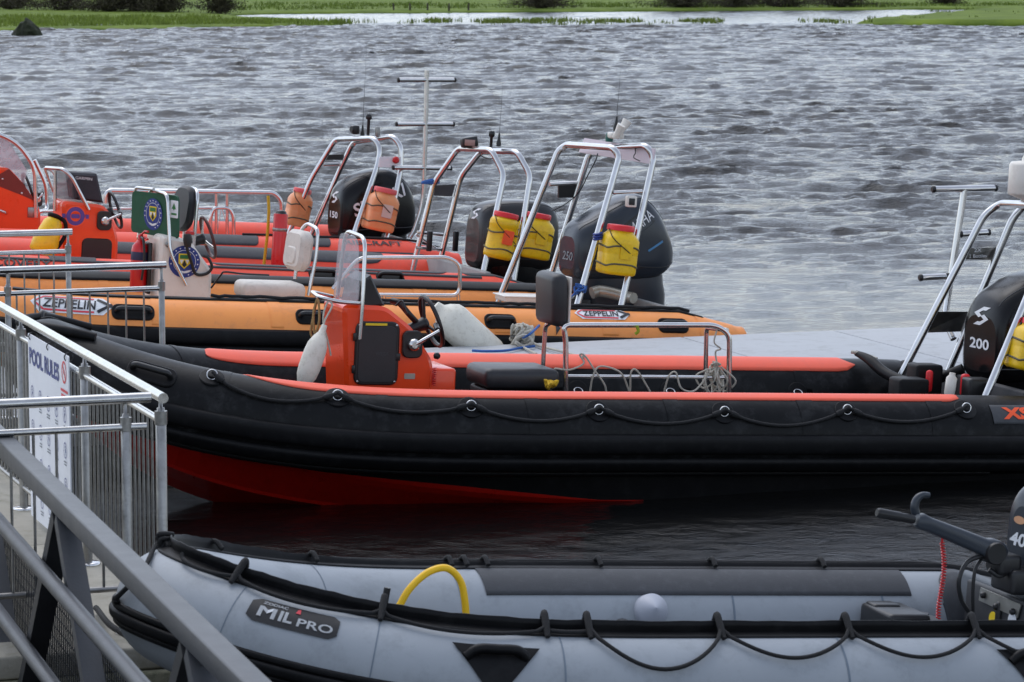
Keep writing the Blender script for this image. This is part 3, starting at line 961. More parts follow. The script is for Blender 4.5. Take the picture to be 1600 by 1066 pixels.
# ================================================================ RIGID INFLATABLE BOATS
class Rib:
    def __init__(s, name, label, bow, theta, trim, L, B, r, Lb, rise, z0, pivot=4.2, cat='boat', group=None, pb=2.1, qb=0.62, r_end=0.13, cone=0.55, Lr=2.4):
        s.Lr = Lr
        s.L, s.B, s.r, s.Lb, s.rise, s.z0, s.pb, s.qb, s.r_end, s.cone = L, B, r, Lb, rise, z0, pb, qb, r_end, cone
        s.root = empty(name, (0, 0, 0), label, cat, group)
        M = Matrix.Rotation(R(theta), 4, 'Z') @ Matrix.Rotation(R(trim), 4, 'Y')
        T = Matrix.Translation(Vector((bow[0], bow[1], pivot * math.sin(R(trim)))))
        s.M = T @ M
        s.root.matrix_world = s.M
        s.Mi = s.M.inverted()
        s.co = s.Mi @ CO
    def loc(s, px, py, lat=0.0):
        """boat-frame point seen at this photo pixel, on the lengthwise plane at lateral offset lat (+ = far side)"""
        d = s.Mi.to_3x3() @ ray(px, py)
        t = (lat - s.co.y) / d.y
        return s.co + d * t
    def at_s(s, px, py, sx):
        d = s.Mi.to_3x3() @ ray(px, py)
        t = (sx - s.co.x) / d.x
        return s.co + d * t
    def px(s, p):
        return proj(s.M @ V3(p))
    def hb(s, x):
        x = max(0.0, x)
        if x >= s.Lb: return s.B
        return s.B * (1 - (1 - x / s.Lb) ** s.pb) ** s.qb
    def zc(s, x):
        return s.z0 + s.rise * max(0.0, 1 - x / s.Lr) ** 3.0
    def rad(s, x):
        k = max(0.0, (x - (s.L - s.cone)) / s.cone)
        return s.r * (1 - 0.06 * max(0, 1 - x / 1.5)) * (1 - k) + s.r_end * k
    def axis(s, w):
        x = s.L * w * w
        return Vector((x, math.copysign(s.hb(x), w), s.zc(x)))
    def frame(s, w):
        e = 0.004
        p = s.axis(w)
        if abs(w) < 1e-5:
            t = Vector((0, 1, 0))
        else:
            t = (s.axis(min(1, w + e)) - s.axis(max(-1, w - e))).normalized()
        up = Vector((0, 0, 1)); up = (up - t * up.dot(t)).normalized()
        out = up.cross(t) if False else t.cross(up)     # outward
        # path runs near-stern -> bow -> far-stern ; outward is away from the centreline
        c = Vector((s.L * 0.5, 0, p.z))
        if out.dot(p - c) < 0: out = -out
        return p, out, up
    def surf(s, w, phi, off=0.0):
        p, out, up = s.frame(w)
        rr = s.rad(s.L * w * w) + off
        return p + out * rr * math.cos(R(phi)) + up * rr * math.sin(R(phi))
    def w_at(s, px, side, phi, lo=0.15, hi=1.0):
        """how far along the tube (one side) the point at angle phi is seen at column px"""
        for _ in range(40):
            m = (lo + hi) / 2
            if s.px(s.surf(side * m, phi))[0] < px: lo = m
            else: hi = m
        return side * (lo + hi) / 2
    def phi_at(s, w, py):
        best = min(range(-60, 92, 1), key=lambda a: abs(s.px(s.surf(w, a))[1] - py) if True else 0)
        return best
    def tube(s, m, name='tube', n=36, N=150, mats=None, mi_fn=None):
        mb = MB()
        rings, ws = [], []
        for i in range(N + 1):
            w = -1 + 2 * i / N
            ws.append(w)
            p, out, up = s.frame(w)
            rr = s.rad(s.L * w * w)
            rings.append([p + out * rr * math.cos(2 * math.pi * k / n) + up * rr * math.sin(2 * math.pi * k / n) for k in range(n)])
        mb.loft(rings, 0, True)
        # blunt end caps
        for w in (-1, 1):
            p, out, up = s.frame(w)
            re = s.r_end
            prof = [[p + Vector((dx, 0, 0)) + (out * math.cos(2 * math.pi * k / 20) + up * math.sin(2 * math.pi * k / 20)) * re * kk for k in range(20)] for dx, kk in ((-0.03, 1.05), (0.015, 1.04), (0.03, 0.9), (0.035, 0.3))]
            mb.loft(prof, 0, True)
        s.tube_mb = mb
        return mb.build(name, m, s.root)
    def patch(s, name, m, w0, w1, phi0, phi1, off=0.004, prof=None, n=60, k=8, parent=None, smooth=True):
        """a piece of material laid on the tube between two angles (numbers or functions of 0..1 along)"""
        f0 = phi0 if callable(phi0) else (lambda t: phi0)
        f1 = phi1 if callable(phi1) else (lambda t: phi1)
        rows = []
        for i in range(n + 1):
            t = i / n
            w = w0 + (w1 - w0) * t
            a, b = f0(t), f1(t)
            row = [s.surf(w, a, -0.004)]
            for j in range(k + 1):
                v = j / k
                row.append(s.surf(w, a + (b - a) * v, prof(v) if prof else off))
            row.append(s.surf(w, b, -0.004))
            rows.append(row)
        mb = MB()
        mb.loft(rows, 0, False, smooth, closed=False)
        o = mb.build(name, m, parent or s.root)
        return o
    def strake(s, name, m, phi, dphi, h, w0=-0.985, w1=0.985):
        return s.patch(name, m, w0, w1, phi - dphi, phi + dphi, prof=lambda v: h * max(0.0, 1 - (2 * v - 1) ** 4) ** 0.5, n=150, k=8)
    def hull(s, m, deck_m, zk=-0.34, zch=0.02, transom=0.52, paint=None, band_m=None):
        if paint:
            pp = sorted((s.loc(x, y, -s.B * 0.9).x, s.loc(x, y, -s.B * 0.9).z) for x, y in paint)
        mb = MB()
        rows = []
        N = 40
        Le = s.L - transom
        for i in range(N + 1):
            x = 0.10 + (Le - 0.10) * (i / N) ** 1.3
            hbx = s.hb(x)
            z = s.zc(x)
            k = max(0.0, 1 - x / (s.Lb * 1.15))
            keel = zk + (z - 0.14 - zk) * k ** 3.6
            chz = zch + (z - 0.12 - zch) * k ** 1.5
            top = z - s.r * 0.55
            ry = max(0.02, hbx - 0.02)
            cy = ry * (0.93 - 0.22 * k)
            row = []
            for sg in (-1, 1):
                tp = 0.5
                if paint:
                    line = float(np.interp(x, [q[0] for q in pp], [q[1] for q in pp]))
                    tp = min(0.985, max(0.03, (top - line) / max(0.02, top - chz - 0.035)))
                seg = [(sg * ry, top), (sg * (ry * (1 - tp) + cy * tp), top * (1 - tp) + (chz + 0.035) * tp), (sg * cy, chz + 0.035), (sg * (cy - 0.045 * min(1, hbx * 2)), chz), (sg * cy * 0.62, chz * 0.55 + keel * 0.45 - 0.012), (sg * cy * 0.60, chz * 0.55 + keel * 0.45 - 0.035), (sg * cy * 0.25, chz * 0.2 + keel * 0.8)]
                if sg == 1: seg = seg[::-1]
                row += [Vector((x, a, b)) for a, b in seg]
                if sg == -1: row.append(Vector((x, 0, keel)))
            rows.append(row)
        mb.loft(rows, 0, False, False, closed=False)
        mb.add(rows[-1], [tuple(range(len(rows[-1])))], 0, False)
        if paint:
            nr = len(rows[0]); b2 = MB()
            keep = []
            for fi, f in enumerate(mb.f[:(nr - 1) * N]):
                j = fi % (nr - 1)
                if j in (0, nr - 2): b2.f.append(f)
                else: keep.append(f)
            b2.v = list(mb.v); b2.m = [0] * len(b2.f); b2.sm = [False] * len(b2.f)
            mb.f = keep + mb.f[(nr - 1) * N:]; mb.m = [0] * len(mb.f); mb.sm = [False] * len(mb.f)
            b2.build('hull_band', band_m, s.root)
        mb.build('hull', m, s.root)
        # inside deck
        mb = MB()
        l, r_ = [], []
        for i in range(25):
            x = 0.45 + (Le - 0.45) * i / 24
            h_ = max(0.01, s.hb(x) - 0.08)
            dz = s.z0 - 0.14 + 0.25 * max(0, 1 - x / 2.0) ** 2
            l.append(Vector((x, -h_, dz))); r_.append(Vector((x, h_, dz)))
        mb.loft([l, r_], 0, False, False, closed=False)
        mb.build('deck', deck_m, s.root)
        mb = MB()
        mb.box((Le - 0.02, 0, s.z0 - 0.05), (0.06, 2 * s.B - s.r, 0.62), 0.015)
        mb.build('transom', deck_m, s.root)
    def dring(s, w, phi, parent=None, r=0.030, patch_m=None):
        p, out, up = s.frame(w)
        n = out * math.cos(R(phi)) + up * math.sin(R(phi))
        t = out.cross(up).normalized()
        v = t.cross(n).normalized()
        rr = s.rad(s.L * w * w)
        c = p + n * rr
        mb = MB()
        mb.lathe([(0.075, -0.012), (0.075, 0.0025), (0.070, 0.0035), (0.0, 0.0045)], c, n, 22)
        o = mb.build('ring_patch', patch_m or M_black, parent or s.root)
        mb = MB()
        mb.torus(c + n * 0.020 - v * 0.004, t, (v * 0.75 + n * 0.66), r, 0.0048, 20, 8)
        mb.build('d_ring', M_steel, o)
        mb = MB()
        mb.prism(rrect(0.05, 0.035, 0.008), c + n * 0.010, t, v, 0.012)
        mb.build('webbing', M_black, o)
        return c + n * 0.03
    def lifeline(s, ws, phis, sag, m=None, rr=0.011, name='lifeline'):
        mb = MB()
        for i in range(len(ws) - 1):
            pts = []
            for j in range(15):
                t = j / 14
                w = ws[i] + (ws[i + 1] - ws[i]) * t
                sg = sag[i] if isinstance(sag, (list, tuple)) else sag
                ph = phis[i] + (phis[i + 1] - phis[i]) * t - sg * 4 * t * (1 - t)
                pts.append(s.surf(w, ph, rr + 0.004 + (0.022 if j in (0, 14) else 0.010 if j in (1, 13) else 0)))
            mb.tube(pts, rr, 8)
            mb.lathe([(0.016, -0.025), (0.019, 0), (0.016, 0.03)], pts[1], pts[2] - pts[1], 8)
            mb.lathe([(0.016, -0.025), (0.019, 0), (0.016, 0.03)], pts[-2], pts[-2] - pts[-3], 8)
        return mb.build(name, m or M_rope_k, s.root)
    def handle(s, w, phi, length=0.34, m=None):
        """moulded carry handle on the tube"""
        p, out, up = s.frame(w)
        n = out * math.cos(R(phi)) + up * math.sin(R(phi))
        t = out.cross(up).normalized()
        if t.x < 0: t = -t
        v = n.cross(t).normalized()
        c = p + n * s.rad(s.L * w * w)
        mb = MB(); mb.prism(rrect(length, 0.13, 0.05), c - n * 0.004, t, v, 0.03, 0, 0.006)
        o = mb.build('handle_base', m or M_black, s.root)
        mb = MB()
        mb.tube(fillet([c + t * (-length * .40), c + t * (-length * .36) + n * 0.052, c + t * (length * .36) + n * 0.052, c + t * (length * .40)], 0.04), 0.019, 10)
        mb.build('grip', M_plastic, o)

def logo_text_on_tube(rib, name, body, px, py, width, height, m, side=-1, bold=0.02, shear=0.0, parent=None):
    w0 = rib.w_at(px, side, 30)
    ph = rib.phi_at(w0, py)
    w0 = rib.w_at(px, side, ph)
    return tube_map(rib, w0, ph)
def tube_map(rib, w0, phi0, off=0.006):
    """(u metres along towards the stern, v metres up round the tube) -> point on the tube"""
    x0 = rib.L * w0 * w0
    sg = 1 if w0 > 0 else -1
    def f(u, v):
        x = max(0.001, x0 + u)
        w = sg * math.sqrt(min(1, x / rib.L))
        return rib.surf(w, phi0 + math.degrees(v / rib.rad(x)), off)
    return f
black = Rib('black_rib', 'black inflatable speedboat with coral tube tops and an orange console', (-2.83, 18.72), 20.0, 3.1, 6.75, 1.0, 0.25, 2.9, 0.31, 0.395)
orange = Rib('orange_rib', 'orange inflatable boat with a white console and a blue-grey outboard', (-5.32, 23.55), 19.5, 3.5, 7.2, 1.02, 0.25, 2.9, 0.33, 0.44)
red = Rib('red_rib', 'coral red inflatable boat with an orange console, moored beyond the orange boat', (-6.62, 26.82), 19.5, 4.1, 7.0, 0.98, 0.25, 2.9, 0.33, 0.42)
farred = Rib('far_red_rib', 'farthest red inflatable boat with a tall curved windscreen and black outboard', (-7.40, 30.1), 19.5, 3.3, 6.9, 0.95, 0.25, 2.9, 0.33, 0.40)
grey = Rib('grey_dinghy', 'grey inflatable dinghy with black fittings in the foreground', (-1.36, 12.05), 19.5, 4.0, 4.3, 0.70, 0.24, 1.9, 0.20, 0.37, pivot=3.2, Lr=1.8, pb=2.3, qb=0.54)

# ---------------------------------------------------------------- shared boat fittings
def outboard(rib, pos, yaw, K, mats, kind, texts):
    """outboard motor on the transom; local x aft, origin at the front foot of the cowl. K scales it"""
    cowl_m, low_m = mats
    if kind == 'wedge':      # low rounded nose, high hump, dropping tail
        xs = [0.0, 0.02, 0.07, 0.16, 0.32, 0.50, 0.66, 0.80, 0.90, 0.97, 1.0]
        zt = [0.40, 0.47, 0.535, 0.59, 0.655, 0.690, 0.685, 0.62, 0.52, 0.40, 0.32]
        zb = [0.06, 0.015, 0.0, -0.01, -0.01, 0.0, 0.01, 0.03, 0.06, 0.10, 0.14]
        ww = [0.18, 0.215, 0.235, 0.25, 0.262, 0.265, 0.258, 0.24, 0.21, 0.16, 0.10]
        Lc = 0.80
    elif kind == 'yam':
        xs = [0.0, 0.02, 0.07, 0.16, 0.32, 0.50, 0.64, 0.78, 0.88, 0.96, 1.0]
        zt = [0.34, 0.40, 0.455, 0.505, 0.60, 0.685, 0.70, 0.60, 0.47, 0.33, 0.26]
        zb = [0.08, 0.03, 0.005, 0.0, 0.0, 0.0, 0.0, 0.02, 0.06, 0.12, 0.17]
        ww = [0.15, 0.20, 0.235, 0.262, 0.28, 0.285, 0.275, 0.25, 0.215, 0.155, 0.09]
        Lc = 0.90
    else:                    # squarer hood
        xs = [0.0, 0.02, 0.07, 0.16, 0.32, 0.50, 0.68, 0.82, 0.92, 0.98, 1.0]
        zt = [0.46, 0.52, 0.575, 0.61, 0.635, 0.645, 0.645, 0.635, 0.60, 0.54, 0.46]
        zb = [0.06, 0.015, 0.0, 0.0, 0.0, 0.0, 0.0, 0.0, 0.02, 0.05, 0.09]
        ww = [0.15, 0.20, 0.225, 0.24, 0.25, 0.255, 0.255, 0.25, 0.23, 0.20, 0.14]
        Lc = 0.78
    fine = np.concatenate([np.linspace(0, 0.1, 7)[:-1], np.linspace(0.1, 0.9, 22), np.linspace(0.9, 1, 7)[1:]])
    def cint(ys):   # smooth interpolation
        P = spline([(a, b, 0) for a, b in zip(xs, ys)], 8)
        return np.interp(fine, [p.x for p in P], [p.y for p in P])
    T, Bt, Wd = cint(zt), cint(zb), cint(ww)
    mb = MB()
    rings = []
    n = 32
    for x, t, b, w in zip(fine, T, Bt, Wd):
        c, h = (t + b) / 2, (t - b) / 2
        r_ = []
        for k in range(n):
            a = 2 * math.pi * k / n
            ca, sa = math.cos(a), math.sin(a)
            e = 2 / 4.2
            yy = math.copysign(abs(ca) ** e, ca) * w * (1 - 0.16 * max(0, sa))
            zz = math.copysign(abs(sa) ** e, sa) * h
            r_.append(Vector((x * Lc * K, yy * K, (c + zz) * K)))
        rings.append(r_)
    mb.loft(rings, 0, True)
    o = mb.build('outboard_engine', cowl_m, rib.root)
    o.location = pos
    o.rotation_euler = (0, 0, R(yaw))
    bv = mb.bvh()
    # moulded lines along the cowl
    for k_, r0 in ((n * 17 // 32 + 1, .0045), (n // 2 - 5, .0035), (n * 30 // 32, .0045)):
        m2 = MB(); m2.tube([r_[k_ % n] for r_ in rings[2:-2]], r0 * K, 6)
        m2.build('cowl_seam', M_darkpatch if cowl_m is not M_engy else M_plastic, o)
    # seam round the foot of the cowl, lower cowl, midsection, brackets
    m2 = MB()
    def sec(x0, x1, w, z, nn=20):
        return [Vector(((x0 + x1) / 2 * K + (x1 - x0) / 2 * K * math.copysign(abs(math.cos(2 * math.pi * k / nn)) ** 0.7, math.cos(2 * math.pi * k / nn)), w * K * math.copysign(abs(math.sin(2 * math.pi * k / nn)) ** 0.7, math.sin(2 * math.pi * k / nn)), z * K)) for k in range(nn)]
    m2.loft([sec(0.22 * Lc, 0.97 * Lc, 0.15, -0.42), sec(0.18 * Lc, 0.97 * Lc, 0.17, -0.25), sec(0.10 * Lc, 0.96 * Lc, 0.20, -0.10), sec(0.03 * Lc, 0.93 * Lc, 0.215, -0.01), sec(0.03 * Lc, 0.92 * Lc, 0.215, 0.06)], 0, True)
    m2.build('lower_cowl', low_m, o)
    m2 = MB()
    m2.loft([sec(0.42 * Lc, 0.80 * Lc, 0.055, -1.15), sec(0.36 * Lc, 0.84 * Lc, 0.08, -0.80), sec(0.28 * Lc, 0.92 * Lc, 0.11, -0.43)], 0, True)
    m2.build('midsection', low_m, o)
    m2 = MB()
    for sg in (-1, 1):
        m2.box((0.05 * K, sg * 0.15 * K, -0.33 * K), (0.22 * K, 0.05 * K, 0.36 * K), 0.012)
    m2.box((0.08 * K, 0, -0.22 * K), (0.16 * K, 0.34 * K, 0.14 * K), 0.02)
    m2.build('clamp_bracket', M_plastic, o)
    # recessed grip on the crown
    m2 = MB()
    f = wrap_fn(bv, (0.60 * Lc * K, -0.30 * K, 0.57 * K), (1, 0, 0), (0, 0.2, 1), 0.003)
    for tname, body, org, ax, ay, wd, ht, m, bold, shear in texts:
        m3 = MB()
        fn = wrap_fn(bv, Vector(org) * K, ax, ay, 0.004)
        if body == '#S':      # angular double-stroke S emblem
            h, w = ht / 2, wd / 2
            for poly in ([(-w, h * .25), (w * .1, h), (w, h), (w * .45, h * .62), (w * .1, h * .62), (-w * .35, h * .33), (w * .05, h * .02), (-w * .35, -h * .2)],
                         [(w, -h * .25), (-w * .1, -h), (-w, -h), (-w * .45, -h * .62), (-w * .1, -h * .62), (w * .35, -h * .33), (-w * .05, -h * .02), (w * .35, h * .2)]):
                poly_fn(m3, [(x * K, y * K) for x, y in poly], fn)
        elif body == '#oval':
            poly_fn(m3, disc(wd / 2 * K, 20, ht / 2 * K), fn)
        elif body == '#bar':
            vs = [(-wd / 2 + wd * i / 6, -ht / 2) for i in range(7)] + [(wd / 2 - wd * i / 6, ht / 2) for i in range(7)]
            poly_fn(m3, [(x * K, y * K) for x, y in vs], fn)
        else:
            put_text(m3, body, fn, wd * K, ht * K, 0, bold, shear)
        m3.build(tname, m, o)
    return o, bv
ZUP = (0, 0, 1)
def ax_rot(deg):
    c, s_ = math.cos(R(deg)), math.sin(R(deg))
    return (c, 0, s_), (-s_, 0, c)
def suzuki_texts(num):
    a, b = ax_rot(24)
    return [('maker_lettering', 'SUZUKI', (0.37, -0.40, 0.40), a, b, 0.58, 0.125, M_print_w, 0.02, 0.18),
            ('maker_emblem', '#S', (-0.10, 0.0, 0.40), (0, -1, 0), ZUP, 0.17, 0.115, M_print_w, 0, 0),
            ('power_number', num, (-0.10, 0.0, 0.23), (0, -1, 0), ZUP, 0.22, 0.065, M_print_w, 0.025, 0.0),
            ('model_lettering', 'FOUR STROKE', (0.30, -0.40, 0.17), (1, 0, 0), ZUP, 0.24, 0.024, M_grey, 0.0, 0.0)]
def steel(rib, name, pts, r=0.021, fil=0.06, parent=None, m=None, n=12):
    mb = MB(); mb.tube(fillet(pts, fil) if len(pts) > 2 else pts, r, n)
    return mb.build(name, m or M_steel, parent or rib.root)
def down(p, q, z):
    """extend the line q->p beyond p to height z"""
    p, q = V3(p), V3(q)
    d = p - q
    t = (z - p.z) / d.z
    return p + d * t
def sleeve_rope(pts, r=0.007, k=5):
    mb = MB(); mb.tube(spline(pts, k), r, 7); return mb
def rope(name, label, pts, m, r=0.007, k=6, group=None, cat='rope'):
    mb = MB(); mb.tube(spline(pts, k), r, 7)
    o = mb.build(name, m)
    tag(o, label, cat, group)
    return o
def knot(mb, c, s_=0.03, r=0.008, seed=1):
    rnd = random.Random(seed)
    pts = [V3(c) + Vector((rnd.uniform(-1, 1), rnd.uniform(-1, 1), rnd.uniform(-1, 1))) * s_ for _ in range(9)]
    mb.tube(spline(pts, 6, closed=True), r, 6)
def coil_bunch(c, w, h, n, r, seed, depth=0.06):
    """loose hank of rope hanging from a point"""
    rnd = random.Random(seed)
    mb = MB()
    for i in range(n):
        a = rnd.uniform(-0.5, 0.5) * w
        b = rnd.uniform(0.6, 1.0) * h
        d = rnd.uniform(-1, 1) * depth
        p = [(a * .2, d * .3, 0), (a - w * .25, d, -b * .4), (a - w * .1, d, -b * .9), (a + w * .12, d * .5, -b), (a + w * .28, -d, -b * .5), (a * .3, -d * .3, 0.01)]
        mb.tube(spline([V3(c) + Vector(q) for q in p], 5), r, 6)
    return mb
def wheel(rib, c, axis, rad, m, parent, rimr=0.014):
    axis = V3(axis).normalized()
    u = Vector((0, 1, 0)); v = axis.cross(u).normalized()
    c = V3(c)
    mb = MB(); mb.torus(c, u, v, rad, rimr, 40, 10)
    o = mb.build('steering_wheel', m, parent)
    mb = MB()
    for a in (90, 210, 330):
        d = u * math.cos(R(a)) + v * math.sin(R(a))
        mb.tube([c - axis * 0.045, c - axis * 0.03 + d * rad * 0.4, c + d * rad * 0.97], [0.013, 0.011, 0.009], 8)
    mb.build('spokes', M_steel if m is not M_plastic else M_plastic, parent)
    mb = MB(); mb.lathe([(0.035, -0.16), (0.04, -0.07), (0.045, -0.05), (0.04, -0.03), (0.02, -0.022)], c, axis, 16)
    mb.build('wheel_hub', M_plastic, parent)
    return o
def throttle(rib, c, tip, parent, k=1.0):
    c = V3(c)
    mb = MB(); mb.prism(rrect(0.13 * k, 0.17 * k, 0.04 * k), c, (1, 0, 0), (0, 0.0, 1), 0.035, 0, 0.006)
    o = mb.build('throttle_box', M_plastic, parent)
    mb = MB(); mb.lathe([(0.038 * k, 0), (0.038 * k, 0.03), (0.02, 0.042)], c + Vector((0, -0.018, 0)), (0, -1, 0), 16)
    mb.tube([c + Vector((0, -0.045, 0)), V3(tip) + Vector((0, -0.03, 0)), V3(tip)], [0.013, 0.010, 0.010], 8)
    mb.build('throttle_lever', M_steel, parent)
    mb = MB(); mb.tube([V3(tip), V3(tip) + Vector((0.02, 0.10, 0.02))], 0.018, 10); mb.build('throttle_knob', M_plastic, parent)
    return o
def console(rib, poly_px, lat_near, lat_far, m, rnd=0.05, name='console', z_down=0.12):
    """side outline read at its near face and carried across the boat, with eased corners"""
    P = [rib.loc(x, y, lat_near) for x, y in poly_px]
    zb = rib.z0 - 0.16
    lo = min(p.z for p in P)
    poly = [(p.x, (zb if p.z < lo + 0.07 else p.z)) for p in P]
    # round the outline
    F = fillet([(a, b, 0) for a, b in poly + poly[:2]], rnd, 4)[1:-1]
    out = []
    for q in F:
        if not out or (Vector((q.x, q.y)) - Vector(out[-1])).length > 1e-4:
            out.append((q.x, q.y))
    mb = MB()
    wmid = (lat_near + lat_far) / 2
    mb.prism(out, (0, wmid, 0), (1, 0, 0), (0, 0, 1), abs(lat_far - lat_near), 0, 0.025)
    o = mb.build(name, m, rib.root)
    return o, mb.bvh(), P
def flat_rel(name, poly, fn_o, ax, ay, th, m, parent, bev=0.0):
    mb = MB(); mb.prism(poly, fn_o, ax, ay, th, 0, bev); return mb.build(name, m, parent)
def pane(rib, name, corners, m, parent, th=0.006, rc=0.05):
    """a sheet with rounded corners through four boat-frame points"""
    P = [V3(c) for c in corners]
    n = (P[1] - P[0]).cross(P[3] - P[0]).normalized() * th / 2
    F = fillet(P + P[:2], rc, 5)[1:-1]
    k = [q for i, q in enumerate(F) if i == 0 or (q - F[i - 1]).length > 1e-5]
    mb = MB(); mb.loft([[q - n for q in k], [q + n for q in k]], 0, True, False)
    return mb.build(name, m, parent)
def mast_aerial(rib, base, h, parent, lean=(0, 0)):
    b = V3(base)
    mb = MB()
    mb.lathe([(0.022, 0), (0.024, 0.03), (0.014, 0.07), (0.008, 0.12)], b, (lean[0], lean[1], 1), 10)
    mb.tube([b + Vector((lean[0], lean[1], 1)) * 0.1, b + Vector((lean[0], lean[1], 1)) * h * 0.55, b + Vector((lean[0], lean[1], 1)) * h], [0.003, 0.0016, 0.0008], 6)
    return mb.build('aerial', M_plastic, parent)
def jar(name, label, rib, pc, tilt, w, h, m, lid_m, body='round', group=None, extra=None, yaw=0):
    """emergency tub: shaped body with ribs, screw lid, handle and lashings. pc boat-frame centre"""
    root = empty(name, (0, 0, 0), label, 'container', group)
    T = rib.M @ Matrix.Translation(V3(pc)) @ Matrix.Rotation(R(tilt), 4, 'Y') @ Matrix.Rotation(R(yaw), 4, 'Z')
    root.matrix_world = T
    r = w / 2
    mb = MB()
    if body == 'round':
        mb.lathe([(r * .80, -h * .5), (r * .96, -h * .47), (r, -h * .42), (r, -h * .30), (r * .97, -h * .28), (r * .97, h * .18), (r, h * .20), (r, h * .29), (r * .93, h * .34), (r * .80, h * .37), (r * .78, h * .40)], (0, 0, 0), n=28)
    else:
        n = 24
        rings = []
        for k, z in ((.86, -.5), (.97, -.475), (1, -.43), (1, -.10), (.985, -.08), (1, -.06), (1, .20), (.93, .29), (.74, .345), (.70, .40)):
            rg = []
            for i in range(n):
                a = 2 * math.pi * i / n
                e = 0.42 if z < 0.25 else 0.8
                c, s_ = math.cos(a), math.sin(a)
                rg.append((math.copysign(abs(c) ** e, c) * r * k, math.copysign(abs(s_) ** e, s_) * r * k * 0.95, z * h))
            rings.append(rg)
        mb.loft(rings, 0, True)
    mb.build('tub', m, root)
    mb = MB()
    n = 40
    rl = r * (0.84 if body == 'round' else 0.78)
    rings = []
    for k, z in ((1, .385), (1.0, .395), (1.0, .475), (.94, .495), (.2, .50)):
        rings.append([(rl * k * (1 + (0.025 if i % 2 and k == 1 else 0)) * math.cos(2 * math.pi * i / n), rl * k * (1 + (0.025 if i % 2 and k == 1 else 0)) * math.sin(2 * math.pi * i / n), z * h) for i in range(n)])
    mb.loft(rings, 0, True)
    mb.build('screw_lid', lid_m, root)
    mb = MB()
    rr = r * (1.03 if body == 'round' else 1.02)
    for z in (-.30, .06):
        pts = []
        for i in range(33):
            a = 2 * math.pi * i / 32
            e = 1 if body == 'round' else 0.42
            c, s_ = math.cos(a), math.sin(a)
            pts.append((math.copysign(abs(c) ** e, c) * rr, math.copysign(abs(s_) ** e, s_) * rr * (1 if body == 'round' else .95), z * h + 0.01 * math.sin(3 * a)))
        mb.tube(pts, 0.007, 6, caps=False)
    mb.build('lashing', mat('grey_webbing', srgb(96, 92, 74), 0.8, var=0.2, scale=40), root)
    mb = MB()
    mb.tube(spline([(-rl, -r * .2, h * .40), (-rl * .9, -r * .9, h * .22), (rl * .2, -r * 1.06, h * .0), (rl * 1.0, -r * .75, -h * .12)], 6), 0.004, 6)
    mb.build('lanyard', M_rope_k, root)
    mb = MB()
    mb.prism(rrect(w * .36, h * .30, 0.01), (r * .12, -rr * 0.985 if body != 'round' else -rr * 0.94, -h * .02), (1, 0, 0), (0, 0, 1), 0.006 if body != 'round' else 0.03)
    mb.build('paper_label', extra or m, root)
    return root
# ---------------------------------------------------------------- BLACK RIB
b = black
b.tube(M_blacktube)
b.hull(M_hullred, mat('dark_grey_deck', srgb(58, 58, 60), 0.7, var=0.15, scale=9, bump=0.2, bscale=120), paint=[(200, 690), (275, 704), (400, 730), (500, 744), (730, 762), (900, 778), (1080, 800), (1500, 850)], band_m=M_black, zch=-0.07)
b.strake('rub_strake', M_black, -8, 15, 0.030)
b.strake('rub_strake', M_black, -42, 13, 0.026)
b.patch('under_skirt', M_black, -0.93, 0.93, -64, -110, off=0.012, n=120, k=6)
for s_ in (0.9, 1.8, 2.7, 3.6, 4.5, 5.4):
    for sg in (-1, 1):
        w_ = sg * math.sqrt(s_ / b.L)
        b.patch('seam_tape', M_blacktube, w_ - .005, w_ + .005, -60, 170, off=.0025, n=2, k=40)
# coral stripe along the tube tops
def taper(a_full, a_tip, a=0.16, bq=0.025):
    def f(t):
        if t < a: k = math.sqrt(max(0, 1 - (1 - t / a) ** 2))
        elif t > 1 - bq: k = math.sqrt(max(0, 1 - ((t - 1 + bq) / bq) ** 2))
        else: k = 1
        return a_tip + (a_full - a_tip) * k
    return f
w0, w1 = b.w_at(378, -1, 95), b.w_at(1512, -1, 75)
b.patch('coral_stripe', M_coral, w0, w1, taper(64, 108), taper(122, 110), off=0.005, n=90)
w0, w1 = b.w_at(318, 1, 110), b.w_at(1332, 1, 110)
b.patch('coral_stripe', M_coral, w0, w1, taper(70, 118), taper(134, 120), off=0.005, n=90)
# grab line on the near tube
phis, ws = [], []
for px, py in ((331, 590), (527, 621), (735, 636), (934, 642), (1130, 645), (1322, 642), (1508, 640)):
    w = b.w_at(px, -1, 40)
    ph = b.phi_at(w, py); w = b.w_at(px, -1, ph)
    ws.append(w); phis.append(ph)
    b.dring(w, ph)
b.lifeline(ws, phis, [22, 16, 19, 19, 22, 20])
for px in (692, 902, 1046, 1245):
    b.dring(b.w_at(px, 1, 165), 172)
b.handle(b.w_at(238, -1, 45), 42, 0.30)
b.handle(b.w_at(70, 1, 60, 0.01), 70, 0.3)
# bow: rubbing nose and mooring strap arching over it
mb = MB()
mb.tube(spline([b.surf(-0.17, 78, 0.012), b.surf(-0.10, 62, 0.03), b.surf(0.0001, 50, 0.045), b.surf(0.10, 70, 0.03), b.surf(0.20, 96, 0.012)], 8), 0.028, 10)
mb.build('bow_strap', M_black, b.root)
# letters at the stern
mb = MB()
w = b.w_at(1586, -1, 45); ph = b.phi_at(w, 646)
f = tube_map(b, w, ph, 0.008)
put_text(mb, 'XS', lambda u, v: f(u, v), 0.20, 0.088, 0, bold=0.045)
put_text(mb, 'RIBS', lambda u, v: f(u + 0.37, v), 0.40, 0.088, 0, bold=0.045)
mb.build('name_lettering', M_print_o, b.root)
b.patch('name_panel', M_darkpatch, b.w_at(1548, -1, 45), -0.985, ph - 17, ph + 15, off=0.005, n=20)
